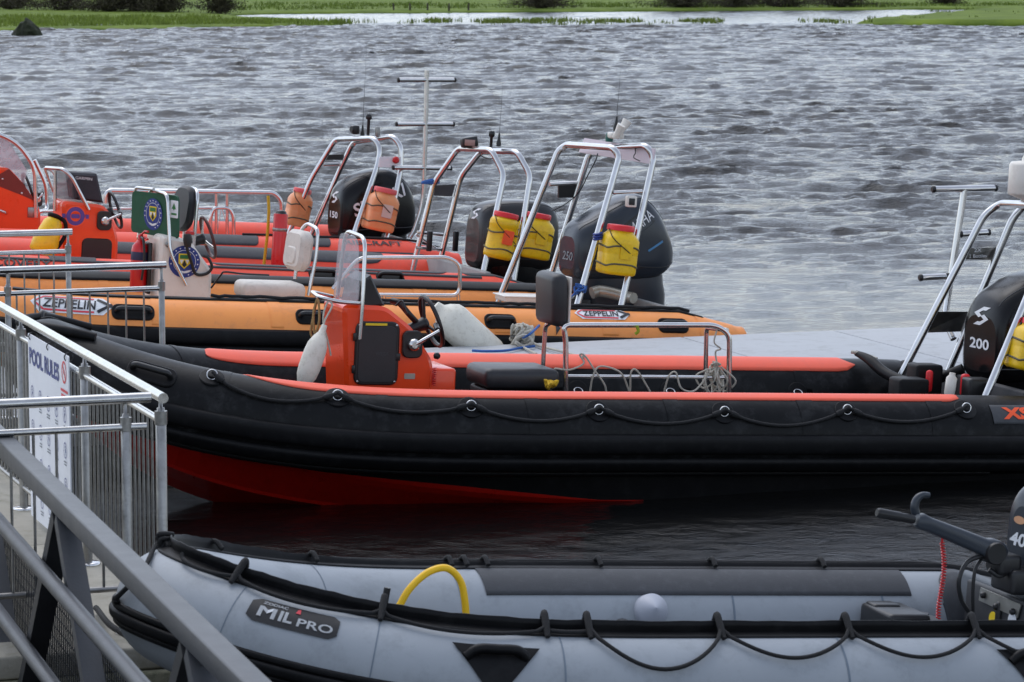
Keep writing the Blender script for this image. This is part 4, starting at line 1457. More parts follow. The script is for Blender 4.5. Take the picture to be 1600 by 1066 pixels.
# console
co_, cbv, P = console(b, [(546, 606), (536, 476), (604, 479), (646, 513), (678, 566), (679, 608)], -0.22, 0.22, M_console, 0.05)
hx = (b.loc(588, 552, -0.22))
mb = MB(); mb.prism(rrect(0.285, 0.395, 0.05), (hx.x, -0.222, hx.z), (1, 0, 0), ZUP, 0.03, 0, 0.008)
h_ = mb.build('hatch', M_plastic, co_)
mb = MB(); mb.prism(rrect(0.245, 0.35, 0.04), (hx.x, -0.238, hx.z - 0.005), (1, 0, 0), ZUP, 0.008, 0, 0.003); mb.build('hatch_panel', M_vinyl, h_) if False else mb.build('hatch_panel', M_vinyl, co_)
q = b.loc(588, 507, -0.24)
mb = MB(); mb.prism([(-0.07, -0.007), (0.07, -0.007), (0.07, 0.007), (-0.07, 0.007)], (q.x, -0.243, q.z), (1, 0, 0), ZUP, 0.004); mb.build('yellow_tab', M_print_y, co_)
mb = MB(); put_text(mb, 'WEZA', plane_fn((hx.x + 0.03, -0.2435, hx.z), (1, 0, 0), ZUP), 0.085, 0.022, 0, 0.01); mb.build('hatch_lettering', M_darkpatch, co_)
for dx_, dz_ in ((-.12, .175), (.12, .175), (-.12, -.175), (.12, -.175)):
    mb = MB(); mb.lathe([(.008, 0), (.008, .004), (.003, .006)], (hx.x + dx_, -.237, hx.z + dz_), (0, -1, 0), 10); mb.build('screw', M_steel, co_)
for dz_ in (-.10, .10):
    mb = MB(); mb.box((hx.x - .148, -.236, hx.z + dz_), (.022, .012, .05), .004); mb.build('hinge', M_plastic, co_)
mb = MB(); mb.box((hx.x + .135, -.238, hx.z - .02), (.03, .012, .045), .004); mb.build('latch', M_plastic, co_)
q_ = b.loc(640, 588, -.222); mb = MB(); mb.prism(rrect(.07, .035, .006), (q_.x, -.2225, q_.z), (1, 0, 0), ZUP, .003); mb.build('label_plate', M_alu, co_)
# low pod behind the console
q0, q1 = b.loc(668, 606, -0.2), b.loc(713, 576, -0.2)
mb = MB(); mb.box(((q0.x + q1.x) / 2, 0, b.z0 - 0.16 + (q1.z - b.z0 + 0.16) / 2), (abs(q1.x - q0.x), 0.42, q1.z - b.z0 + 0.16), 0.02); mb.build('console_step', M_console, co_)
# windscreen, hoop and instrument binnacle
pane(b, 'windscreen', [b.loc(521, 468, 0.19), b.loc(531, 362, 0.15), b.loc(560, 372, -0.15), b.loc(561, 474, -0.21)], M_screen, co_, 0.006, 0.07)
steel(b, 'windscreen_hoop', [b.loc(562, 530, -0.235), b.loc(567, 470, -0.235), b.loc(571, 372, -0.19), b.loc(540, 360, 0.17), b.loc(527, 466, 0.22), b.loc(522, 520, 0.235)], 0.013, 0.09, co_)
steel(b, 'grab_rail', [b.loc(562, 474, -0.21), b.loc(528, 472, -0.21), b.loc(498, 464, -0.18), b.loc(486, 456, 0.18), b.loc(520, 464, 0.21)], 0.013, 0.06, co_)
mb = MB()
pts = [b.loc(x, y, -0.17) for x, y in ((556, 482), (566, 440), (580, 430), (602, 478))]
mb.prism([(p.x, p.z) for p in pts], (0, 0, 0), (1, 0, 0), ZUP, 0.34, 0, 0.012); mb.build('instrument_pod', M_plastic, co_)
wheel(b, b.loc(674, 502, 0.0), (0.90, 0, 0.34), 0.165, M_plastic, co_)
throttle(b, b.loc(644, 538, -0.232), b.loc(684, 516, -0.30), co_)
mb = MB()
mb.tube(spline([b.loc(618, 478, -0.1), b.loc(628, 470, -0.12), b.loc(632, 482, -0.15), b.loc(636, 490, -0.1)], 6), 0.006, 6)
mb.tube(spline([b.loc(612, 470, 0.05), b.loc(624, 474, 0.0), b.loc(640, 492, -0.02), b.loc(652, 505, 0.0)], 6), 0.02, 8)
mb.build('cables', M_plastic, co_)
mb = MB()
c = b.loc(679, 575, -0.24)
pts = [c + Vector((0.012 * math.cos(a), 0.012 * math.sin(a), -a * 0.0022)) for a in np.linspace(0, 50, 120)]
mb.tube(pts, 0.0035, 5); mb.build('kill_cord', M_red, co_)
mb = MB(); mb.lathe([(0.02, 0), (0.022, 0.02), (0.014, 0.03)], b.loc(680, 556, -0.22), (0.6, -0.8, 0), 12); mb.build('key_switch', M_plastic, co_)
# seats and luggage frame
deckz = b.z0 - 0.14
c = b.loc(862, 466, -0.02)
mb = MB(); mb.box(c, (0.11, 0.36, 0.335), 0.045, M=Matrix.Rotation(R(-3), 3, 'Y')); s1 = mb.build('seat_backrest', M_vinyl, b.root)
mb = MB(); mb.box(c + Vector((0.062, 0, 0.0)), (0.014, 0.34, 0.30), 0.006); mb.build('backrest_shell', M_white, s1)
c = b.loc(815, 592, -0.22)
mb = MB(); mb.box((c.x, -0.05, c.z), (0.50, 0.42, 0.13), 0.045); s2 = mb.build('seat_cushion', M_vinyl, b.root)
mb = MB(); mb.box((c.x, -0.05, (c.z + deckz) / 2 - 0.04), (0.44, 0.36, max(0.1, c.z - deckz - 0.06)), 0.02); mb.build('seat_box', M_black, b.root)
k = lambda x, y, l=-0.22: b.loc(x, y, l)
fr = steel(b, 'luggage_frame', [down(k(884, 606), k(884, 530), deckz), k(884, 530), k(880, 508), k(1118, 508), k(1140, 522), down(k(1139, 606), k(1140, 530), deckz)], 0.0175, 0.07)
steel(b, 'frame_leg', [down(k(848, 575, .12), k(852, 510, .12), deckz), k(852, 510, .12), k(866, 500, -.05), k(882, 512, -.22)], 0.015, 0.04, fr)
steel(b, 'frame_leg', [down(k(1102, 600, .14), k(1104, 515, .14), deckz), k(1104, 512, .14), k(1136, 516, -.2)], 0.015, 0.04, fr)
steel(b, 'frame_bar', [k(884, 588), k(1138, 590)], 0.012, 0.0, fr)
mb = MB()
c = k(993, 512); mb.tube(spline([c + Vector((0, -0.02, 0.015)), c + Vector((0.01, -0.025, -0.02)), c + Vector((-0.008, -0.02, -0.04))], 4), 0.011, 6); mb.build('knotted_tie', mat('lime_cord', srgb(150, 170, 40), 0.8), fr)
# A-frame
def hoop(rib, pts_px, r=0.027, fil=0.09, name='hoop', parent=None, zfoot=None):
    P = [rib.loc(x, y, l) for x, y, l in pts_px]
    z = rib.z0 - 0.12 if zfoot is None else zfoot
    P[0] = down(P[0], P[1], z)
    P[-1] = down(P[-1], P[-2], z)
    return steel(rib, name, P, r, fil, parent), P
af, HB = hoop(b, [(1397, 608, .62), (1538, 336, .45), (1562, 318, .40), (1650, 322, -.40), (1655, 345, -.45), (1545, 608, -.62)], 0.026, 0.07, 'a_frame')
_, HB2 = hoop(b, [(1470, 608, .62), (1583, 340, .42), (1604, 318, .38), (1700, 322, -.38), (1705, 345, -.42), (1625, 608, -.62)], 0.026, 0.07, 'rear_hoop', af)
mb = MB()
pl = [b.loc(*q) for q in ((1509, 388, .52), (1561, 386, .50), (1555, 407, .52), (1503, 405, .53))]
n_ = Vector((0, 0.004, 0)); mb.loft([[p - n_ for p in pl], [p + n_ for p in pl]], 0, True, False); mb.build('plate', M_dullsteel, af)
mb = MB()
a_ = (pl[1] - pl[0]).normalized()
put_text(mb, '2X', plane_fn(b.loc(1528, 391, .50), a_, ZUP, 0.0), 0.055, 0.026, 0, 0.01)
put_text(mb, '2 Bottles', plane_fn(b.loc(1528, 400, .50), a_, ZUP, 0.0), 0.13, 0.024, 0, 0.0)
mb.build('plate_lettering', M_print_w, af)
pl = [b.loc(*q) for q in ((1458, 487, .57), (1512, 487, .55), (1506, 518, .56), (1445, 520, .60))]
mb = MB(); mb.loft([[p - n_ for p in pl], [p + n_ for p in pl]], 0, True, False); mb.build('plate', M_dullsteel, af)
steel(b, 'crossbar', [HB[2] + Vector((0.02, -0.2, 0)), HB2[2] + Vector((0, -0.2, 0))], 0.018, 0, af)
steel(b, 'crossbar', [HB[3] + Vector((0.02, 0.2, 0)), HB2[3] + Vector((0, 0.2, 0))], 0.018, 0, af)
c = b.loc(1604, 318, 0.05)
mb = MB(); mb.lathe([(0.035, 0.0), (0.04, 0.025), (0.125, 0.055), (0.132, 0.07), (0.132, 0.255), (0.12, 0.275), (0.05, 0.285), (0.05, 0.30), (0.02, 0.36)], c, ZUP, 28); mb.build('beacon', M_white, af)
# outboard
p = b.loc(1533, 590, -0.05)
outboard(b, (p.x, 0.0, p.z - 0.03), 3, 1.10, (M_engk, M_engk), 'wedge', suzuki_texts('200'))
# clutter in the well: fuel hose, bulb, bottle
mb = MB(); mb.tube(spline([b.loc(1338, 552, .9), b.loc(1358, 562, .75), b.loc(1385, 584, .55), b.loc(1425, 598, .3), b.loc(1470, 590, .15), b.loc(1505, 576, .05)], 8), [0.02, 0.038, 0.038, 0.038, 0.034], 10)
mb.build('rigging_hose', M_black, b.root)
mb = MB(); mb.tube(spline([b.loc(1330, 550, .9), b.loc(1348, 553, .85), b.loc(1370, 561, .75)], 6), 0.012, 8); mb.build('hose_lashing', M_rope_w, b.root)
for px, py, l, m, w_, h_ in ((1420, 602, -.1, M_black, .22, .14), (1445, 580, .1, M_black, .2, .2), (1508, 596, -.2, M_redlid, .06, .05), (1525, 602, -.3, M_plastic, .16, .10), (1452, 590, -.05, M_redlid, .05, .05)):
    c = b.loc(px, py, l); mb = MB(); mb.box(c - Vector((0, 0, h_ / 2)), (w_, w_ * .8, h_ + .1), 0.02); mb.build('well_fitting', m, b.root)
c = b.loc(1486, 598, -.42)
mb = MB(); mb.lathe([(0.032, -0.08), (0.036, -0.07), (0.036, 0.03), (0.02, 0.05), (0.02, 0.065)], c, (0.1, 0, 1), 16)
o = mb.build('white_bottle', M_white); o.matrix_world = b.M; tag(o, 'small white bottle beside the black outboard hose', 'bottle')
o = None
# fender leaning in front of the console
def fender(name, label, p0, p1, r, m=M_fender, group='white fenders'):
    p0, p1 = V3(p0), V3(p1)
    L = (p1 - p0).length
    mb = MB()
    mb.lathe([(r * .25, -0.05), (r * .30, -0.02), (r * .34, 0.0), (r * .62, 0.03), (r * .92, 0.08), (r, 0.13), (r, L * .5), (r, L - .13), (r * .92, L - .08), (r * .62, L - .03), (r * .34, L), (r * .28, L + .04)], p0, p1 - p0, 24)
    o = mb.build(name, m); tag(o, label, 'fender', group)
    return o
Wb = lambda x, y, l: b.M @ b.loc(x, y, l)
fender('boat_fender', 'slim white fender tied by the front of the orange console in the black boat', Wb(503, 520, -.28), Wb(472, 606, -.34), 0.068)
rope('fender_lanyard', 'pale lanyard holding the slim white fender to the grab rail', [Wb(503, 518, -.28), Wb(508, 500, -.26), Wb(519, 478, -.22), Wb(512, 472, -.2), Wb(505, 500, -.24), Wb(514, 540, -.26), Wb(517, 556, -.27)], M_rope_w, 0.006)
rope('tan_tether', 'tan rope looped on the rail ahead of the orange console', [Wb(497, 462, .1), Wb(490, 490, .05), Wb(492, 522, 0), Wb(499, 500, .0), Wb(496, 468, .08), Wb(486, 515, .05), Wb(488, 528, .03)], M_rope_t, 0.008)
# ropes strung over the luggage frame
rp = lambda *q: [Wb(*p) for p in q]
rope('hung_line', 'grey line looped along the low bar of the luggage frame', rp((868, 580, -.1), (868, 576, -.2), (890, 578, -.24), (912, 568, -.24), (906, 555, -.22), (914, 556, -.24), (930, 580, -.25), (944, 600, -.24), (948, 614, -.22)), M_rope_w, 0.006)
rope('hung_line', 'grey line draped as low bights from the middle of the luggage frame', rp((922, 612, -.2), (926, 590, -.24), (936, 573, -.25), (960, 577, -.25), (974, 588, -.24), (984, 612, -.2), (986, 582, -.25), (996, 580, -.25), (1016, 612, -.22)), M_rope_w, 0.006)
rope('hung_line', 'grey line sagging from the right half of the low bar', rp((1038, 612, -.2), (1045, 588, -.24), (1056, 582, -.25), (1064, 606, -.26), (1082, 612, -.26), (1096, 600, -.25), (1104, 586, -.24)), M_rope_w, 0.006)
mb = coil_bunch(b.loc(1120, 575, -.2), 0.16, 0.17, 9, 0.006, 5); knot(mb, b.loc(1120, 572, -.22), 0.035, 0.007, 3); knot(mb, b.loc(1106, 580, -.22), 0.025, 0.006, 9)
mb.tube(spline([b.loc(1120, 516, -.22), b.loc(1116, 535, -.24), b.loc(1126, 545, -.25), b.loc(1118, 550, -.22), b.loc(1121, 572, -.22)], 6), 0.006, 6)
o = mb.build('rope_hank', M_rope_w); o.matrix_world = b.M; tag(o, 'tangled pale hank of rope hung on the rear leg of the luggage frame', 'rope')
mb = MB(); knot(mb, b.loc(862, 602, -.35), 0.045, 0.010, 6); knot(mb, b.loc(862, 600, -.35), 0.035, 0.009, 12)
o = mb.build('rope_bundle', M_rope_y); o.matrix_world = b.M; tag(o, 'small yellow and white rope bundle beside the black seat cushion', 'rope')
# line ashore to the finger
mb = MB()
Fz = DECK + 0.02
def onfinger(px, py, dz=0.0): return Wz(px, py, Fz + dz)
for sd_ in (3, 8, 15, 21, 33): knot(mb, onfinger(815, 534) + Vector((0, 0, .05)), 0.085, 0.012, sd_)
mb.tube(spline([onfinger(828, 532), onfinger(842, 540), onfinger(872, 548), onfinger(902, 556), Wb(912, 557, .7)], 6), 0.010, 7)
mb.tube(spline([onfinger(805, 536), onfinger(822, 545), onfinger(838, 553)], 6), 0.010, 7)
mb.tube(spline([onfinger(800, 538), onfinger(808, 528, .06), onfinger(822, 524, .08), onfinger(832, 534, .04), onfinger(818, 541), onfinger(806, 534, .05)], 6), .011, 7)
o = mb.build('mooring_line', M_rope_w); tag(o, 'pale flecked mooring line knotted on the finger deck', 'rope')
rope('blue_line', 'blue line lying on the finger deck beside the knotted mooring line', [onfinger(738, 548), onfinger(760, 549), onfinger(790, 548), onfinger(812, 544), onfinger(835, 541)], M_rope_b, 0.010)
rope('blue_spring_line', 'blue line rising from the finger knot to the orange boat', [onfinger(812, 530), onfinger(828, 522, .1), W(848, 503, 24.6)], M_rope_b, 0.010)
mb = MB(); mb.lathe([(0.04, -.02), (0.035, 0.02), (0.025, 0.04)], onfinger(816, 534), ZUP, 12)
mb.tube([onfinger(816, 534) + Vector((-0.09, -.03, 0.04)), onfinger(816, 534) + Vector((0.09, .03, 0.04))], 0.016, 10)
o = mb.build('mooring_cleat', M_dullsteel); tag(o, 'steel mooring cleat under the knot on the finger deck', 'cleat')
fender('big_fender', 'large white fender between the finger and the orange boat, behind the steering wheel', W(688, 484, 23.72), W(783, 572, 23.80), 0.14)
# dive ladder tied upright
def dive_ladder(name, label, M, poles, rungs, m=M_steel):
    root = empty(name, (0, 0, 0), label, 'ladder')
    mb = MB(); mb.tube(fillet([M @ V3(p) for p in poles], 0.15), 0.024, 12); mb.build('pole', m, root)
    for a, c in rungs:
        mb = MB(); mb.tube([M @ V3(a), M @ V3(c)], 0.023, 12); mb.build('rung', m, root)
        for q in (a, c):
            mb = MB(); v = (M @ V3(c) - M @ V3(a)).normalized() * (1 if q is c else -1)
            mb.lathe([(0.025, -0.012), (0.025, 0.005), (0.018, 0.010)], M @ V3(q), v, 12); mb.build('end_cap', M_plastic, root)
    return root
q = lambda x, y, l=.72: b.loc(x, y, l)
dive_ladder('dive_ladder', 'steel single-pole dive ladder lashed upright by the beacon frame of the black boat', b.M, [q(1507, 296), q(1494, 380), q(1480, 470), q(1476, 500, .7), q(1490, 530, .6)], [(q(1458, 296), q(1556, 294)), (q(1500, 366), q(1545, 363)), (q(1438, 434), q(1480, 432))])
o = jar('flare_container', 'yellow tub with an orange panel on the black boat frame, cut by the right edge', b, b.loc(1612, 540, -.64), 12, 0.25, 0.34, M_yellow, M_redlid, 'box', 'emergency tubs on the boat frames', M_print_o)
# ---------------------------------------------------------------- ORANGE RIB
b = orange
M_deck2 = mat('pale_grey_deck', srgb(150, 150, 148), 0.7, var=0.12, scale=9, bump=0.2, bscale=120)
b.tube(M_orange)
b.hull(M_hullorange, M_deck2)
b.strake('rub_strake', M_black, -3, 15, 0.030)
b.strake('rub_strake', M_black, -33, 15, 0.026)
b.patch('under_skirt', M_black, -0.96, 0.96, -47, -62, off=0.006, n=90, k=4)
b.patch('wear_strip', M_black, b.w_at(20, -1, 90), b.w_at(1095, -1, 90), 76, 118, off=0.010, n=80)
b.patch('wear_strip', M_black, 0.36, 0.965, 80, 128, off=0.010, n=80)
mb = MB()
pts = []
rnd = random.Random(2)
for i in range(60):
    w = b.w_at(330, -1, 88) + (b.w_at(1075, -1, 88) - b.w_at(330, -1, 88)) * i / 59
    pts.append(b.surf(w, 86 + rnd.uniform(-4, 4), 0.022 + rnd.uniform(0, 0.006)))
mb.tube(pts, 0.013, 7); mb.build('lifeline', M_rope_k, b.root)
for px, L_ in ((208, 0.32), (492, 0.30), (782, 0.26), (1052, 0.26)):
    w = b.w_at(px, -1, 35); b.handle(w, 37, L_)
b.patch('end_cone_cap', M_orange, -0.995, -0.97, -90, 268, off=0.004, n=4, k=24)
for s_ in (1.5, 2.4, 3.3, 4.2, 5.1, 6.0):
    for sg in (-1, 1):
        w_ = sg * math.sqrt(s_ / b.L)
        b.patch('seam_tape', M_orange, w_ - .005, w_ + .005, 15, 170, off=.0025, n=2, k=40)
def zeppelin_badge(px, py, W_, H_):
    w = b.w_at(px, -1, 40); ph = b.phi_at(w, py); w = b.w_at(px, -1, ph)
    f = tube_map(b, w, ph, 0.005); f2 = tube_map(b, w, ph, 0.0075); f3 = tube_map(b, w, ph, 0.009)
    def hexa(W2, H2, t=0.22): return [(-W2 / 2, 0), (-W2 / 2 + W2 * t * .5, H2 / 2), (0, H2 / 2), (W2 / 2 - W2 * t * .6, H2 / 2), (W2 / 2, 0), (W2 / 2 - W2 * t * .6, -H2 / 2), (0, -H2 / 2), (-W2 / 2 + W2 * t * .5, -H2 / 2)]
    def strips(mb, poly, fn, mi):
        xs = [p[0] for p in poly]
        n = 14
        lo, hi = min(xs), max(xs)
        H2 = max(p[1] for p in poly)
        def half(x):
            for i in range(len(poly)):
                a, c = poly[i], poly[(i + 1) % len(poly)]
                if a[1] >= 0 and c[1] >= 0 and min(a[0], c[0]) - 1e-9 <= x <= max(a[0], c[0]) + 1e-9 and abs(a[0] - c[0]) > 1e-9:
                    return a[1] + (c[1] - a[1]) * (x - a[0]) / (c[0] - a[0])
            return 0
        xs = sorted(set(list(np.linspace(lo, hi, n)) + xs))
        rows = []
        for x in xs:
            h = half(x)
            rows.append([fn(x, -h), fn(x, -h * .33), fn(x, h * .33), fn(x, h)])
        mb.loft(rows, mi, False, False, closed=False)
    mb = MB(); strips(mb, hexa(W_, H_), f, 0)
    o = mb.build('maker_badge', M_print_w, b.root)
    mb = MB()
    put_text(mb, 'ZEPPELIN', lambda u, v: f3(u - W_ * .035, v), W_ * .64, H_ * .52, 0, bold=0.02, shear=0.12)
    # dark chevron at the stern end
    for (p, q_) in (((W_ * .30, H_ * .36), (W_ * .45, 0)), ((W_ * .30, -H_ * .36), (W_ * .45, 0))):
        a, c = Vector(p), Vector(q_); d = (c - a).normalized(); n = Vector((-d.y, d.x)) * 0.012
        c = c + d * .02
        for j in range(6):
            a2, c2 = a.lerp(c, j / 6), a.lerp(c, (j + 1) / 6)
            poly_fn(mb, [tuple(a2 - n), tuple(c2 - n), tuple(c2 + n), tuple(a2 + n)], f3)
    mb.build('badge_lettering', M_print_k, o)
    mb = MB()
    for pts2 in ([(-W_ * .45, 0.004), (-W_ * .34, H_ * .38), (W_ * .26, H_ * .38)], [(-W_ * .45, -0.004), (-W_ * .34, -H_ * .38), (W_ * .26, -H_ * .38)]):
        for i in range(2):
            a, c = Vector(pts2[i]), Vector(pts2[i + 1])
            for j in range(4):
                a2, c2 = a.lerp(c, j / 4), a.lerp(c, (j + 1) / 4)
                d = (c - a).normalized(); n = Vector((-d.y, d.x)) * 0.007
                poly_fn(mb, [tuple(a2 - n), tuple(c2 - n), tuple(c2 + n), tuple(a2 + n)], f2)
    mb.build('badge_border', M_print_r, o)
zeppelin_badge(113, 476, 0.60, 0.165)
zeppelin_badge(941, 491, 0.47, 0.125)
b.patch('dark_panel', M_darkpatch, b.w_at(868, -1, 30), b.w_at(892, -1, 30), lambda t: 76 - 4 * t, lambda t: 14 + 40 * t, off=0.005, n=8)
# console
co_, cbv, P = console(b, [(246, 464), (251, 366), (298, 376), (332, 424), (330, 464)], -0.24, 0.24, M_white, 0.05)
cz = lambda x, y, l=-0.245: b.loc(x, y, l)
def emblem(parent, o, ax, ay, r, sx=1.0, name='club_badge'):
    mb = MB(); az = V3(ax).cross(V3(ay)).normalized()
    fn = plane_fn(o, ax, ay, 0.002); fn2 = plane_fn(o, ax, ay, 0.004); fn3 = plane_fn(o, ax, ay, 0.006)
    poly_fn(mb, [(x * sx, y) for x, y in disc(r, 32)], fn, 0)
    ringfaces(mb, r * .70, r * .73, fn2, 1, sx=sx)
    poly_fn(mb, [(-.38 * r * sx, .5 * r), (.38 * r * sx, .5 * r), (.38 * r * sx, -.1 * r), (0, -.45 * r), (-.38 * r * sx, -.1 * r)], fn2, 2)
    poly_fn(mb, [(-.30 * r * sx, .42 * r), (.30 * r * sx, .42 * r), (.30 * r * sx, .18 * r), (-.30 * r * sx, .18 * r)], fn3, 3)
    poly_fn(mb, [(-.30 * r * sx, .12 * r), (-.05 * r * sx, .12 * r), (-.2 * r * sx, -.14 * r)], fn3, 1)
    poly_fn(mb, [(.30 * r * sx, .12 * r), (.05 * r * sx, .12 * r), (.2 * r * sx, -.14 * r)], fn3, 1)
    poly_fn(mb, [(0, .1 * r), (.16 * r * sx, -.2 * r), (0, -.36 * r), (-.16 * r * sx, -.2 * r)], fn3, 4)
    poly_fn(mb, [(-.45 * r * sx, -.52 * r), (0, -.60 * r), (.45 * r * sx, -.50 * r), (.3 * r * sx, -.66 * r), (-.1 * r * sx, -.74 * r)], fn2, 1)
    for k in range(14):
        a = R(150 - k * 20 + 40)
        c, s_ = math.cos(a), math.sin(a)
        poly_fn(mb, [(x + .86 * r * sx * c, y + .86 * r * s_) for x, y in disc(r * .045, 6)], fn2, 1)
    return mb.build(name, [M_print_b, M_print_w, M_print_y, M_print_g, M_print_k], parent)
emblem(co_, cz(288, 409, -0.2425), (1, 0, 0), ZUP, 0.125)
q = cz(262, 382); mb = MB(); mb.lathe([(0.022, 0), (0.022, 0.012), (0.012, 0.016)], q, (0, -1, 0), 14); mb.build('cable_socket', M_dullsteel, co_)
mb = MB(); mb.tube(spline([cz(297, 380, -.25), cz(292, 386, -.30), cz(299, 410, -.28), cz(306, 428, -.26), cz(322, 428, -.26), cz(331, 418, -.27), cz(326, 404, -.27), cz(318, 400, -.26)], 8), 0.012, 8)
mb.lathe([(0.03, -.05), (0.036, 0), (0.026, .05)], cz(293, 376, -.30), (0.1, 0, -1), 12); mb.build('hand_microphone', M_plastic, co_)
fx = cz(246, 410).x
emb_x = fx - 0.004
# green weather cover over the screen, with steel frame
Cv = [b.at_s(206, 362, fx + 0.0), b.at_s(208, 297, fx + 0.04), b.at_s(283, 310, fx + 0.16), b.at_s(281, 374, fx + 0.14)]
Cv = [b.loc(206, 362, .23), b.loc(208, 298, .21), b.loc(279, 306, -.22), b.loc(279, 374, -.235)]
cv = pane(b, 'green_cover', Cv, M_green, co_, 0.02, 0.04)
cc = sum(Cv, Vector()) / 4
ax = (Cv[3] - Cv[0]).normalized(); nn = (Cv[3] - Cv[0]).cross(Cv[1] - Cv[0]).normalized()
if nn.x > 0: nn = -nn
ay = nn.cross(ax).normalized()
if ay.z < 0: ay = -ay
emblem(co_, cc + nn * 0.014 - ax * 0.01, ax, ay, 0.125, 0.85)
steel(b, 'screen_frame', [cz(216, 372, .22), cz(224, 320, .2), cz(236, 296, .12), cz(262, 304, -.20), cz(266, 396, -.27), cz(291, 446, -.27)], 0.014, 0.07, co_)
steel(b, 'screen_frame', [cz(211, 300, .24), cz(213, 293, .22), cz(240, 296, 0.0)], 0.013, 0.04, co_)
q = cz(274, 327, -.23) 
mb = MB(); mb.prism(rrect(0.085, 0.135, .008), q + nn * 0.012, ax, ay, 0.004); o = mb.build('notice', M_print_w, co_)
mb = MB(); fn = plane_fn(q + nn * 0.016, ax, ay)
poly_fn(mb, [(-.025, .0), (0, .05), (.025, .0), (.012, .004), (0, -.01), (-.012, .004)], fn); poly_fn(mb, [(-.03, -.03), (.03, -.03), (.03, -.045), (-.03, -.045)], fn); mb.build('notice_print', M_print_g, co_)
wheel(b, cz(325, 371, 0.0), (0.92, 0, 0.30), 0.165, mat('worn_brown_rim', srgb(88, 40, 36), 0.4, var=0.2, scale=12), co_, 0.013)
mb = MB(); mb.box(cz(296, 364, -.1), (0.07, 0.05, 0.03), 0.01); mb.build('red_switch', M_red, co_)
# helm headrest in black with steel surround
c = cz(287, 326, .10)
mb = MB(); mb.prism(rrect(0.30, 0.36, 0.12, 8), c, (0.25, -1, 0), (0.12, 0, 1), 0.07, 0, 0.02); hr = mb.build('helm_headrest', M_vinyl, b.root)
mb = MB(); mb.tube(fillet([c + Vector((0.05, .17, -.34)), c + Vector((0.07, .17, .16)), c + Vector((0.07, -.17, .16)), c + Vector((0.05, -.17, -.34))], .12), 0.014, 10); mb.build('headrest_hoop', M_steel, hr)
# seat: bolster and backrest
c0, c1 = b.loc(372, 452, -.1), b.loc(470, 454, -.1)
mb = MB(); mb.box((c0 + c1) / 2, ((c1 - c0).length, 0.36, 0.135), 0.05); sb = mb.build('seat_cushion', M_whitev, b.root)
mb = MB(); mb.box((c0 + c1) / 2 - Vector((0, 0, .25)), ((c1 - c0).length * .8, 0.30, 0.38), 0.03); mb.build('seat_box', M_deck2, b.root)
c = b.loc(466, 391, 0.0)
mb = MB(); mb.prism(rrect(0.38, 0.32, 0.09, 8), c, (0.1, -1, 0), (0.10, 0, 1), 0.11, 0, 0.03); sbk = mb.build('seat_backrest', M_whitev, b.root)
mb = MB(); mb.prism(rrect(0.22, 0.14, 0.06, 6), c + Vector((-.055, 0, -.04)), (0.1, -1, 0), (0.10, 0, 1), 0.03, 0, 0.01); mb.build('backrest_pad', M_whitev, sbk)
steel(b, 'backrest_hoop', [b.loc(461, 436, .1), b.loc(470, 360, .12), b.loc(480, 349, .05), b.loc(497, 358, -.16), b.loc(494, 400, -.18), b.loc(482, 462, -.2)], 0.015, 0.06, sbk)
# seat rail frame
k = lambda x, y, l=-0.25: b.loc(x, y, l)
fr = steel(b, 'rail_frame', [k(520, 452), k(560, 403), k(700, 402), k(719, 414), k(718, 462), k(590, 461)], 0.0165, 0.07)
steel(b, 'frame_leg', [k(716, 460), down(k(717, 470), k(716, 440), b.z0 - .1)], 0.015, 0, fr)
steel(b, 'frame_leg', [k(600, 461), down(k(600, 475), k(600, 461), b.z0 - .1)], 0.015, 0, fr)
# A-frame
af, H1 = hoop(b, [(780, 468, .62), (872, 236, .46), (885, 226, .42), (958, 231, -.42), (968, 246, -.46), (904, 470, -.62)], 0.027, 0.09, 'a_frame')
_, H2 = hoop(b, [(858, 440, .62), (919, 244, .46), (930, 232, .42), (1010, 228, -.42), (1022, 246, -.46), (973, 468, -.62)], 0.027, 0.09, 'rear_hoop', af)
steel(b, 'brace', [k(859, 288, .5), k(901, 286, .5)], 0.018, 0, af)
pl = [b.loc(*q) for q in ((872, 288, .5), (900, 288, .5), (896, 309, .51), (872, 309, .51))]
n_ = Vector((0, 0.012, 0)); mb = MB(); mb.loft([[p - n_ for p in pl], [p + n_ for p in pl]], 0, True, False); mb.build('plate', M_plastic, af)
steel(b, 'brace', [k(958, 301, -.52), k(1003, 299, -.52)], 0.016, 0, af)
q = k(986, 315, -.5); mb = MB(); mb.box(q, (0.085, 0.06, 0.09), 0.01); mb.build('stern_light', M_white, af)
mb = MB(); mb.box(q + Vector((-.005, -.032, 0)), (0.05, 0.012, 0.055), 0.004); mb.build('light_lens', M_plastic, af)
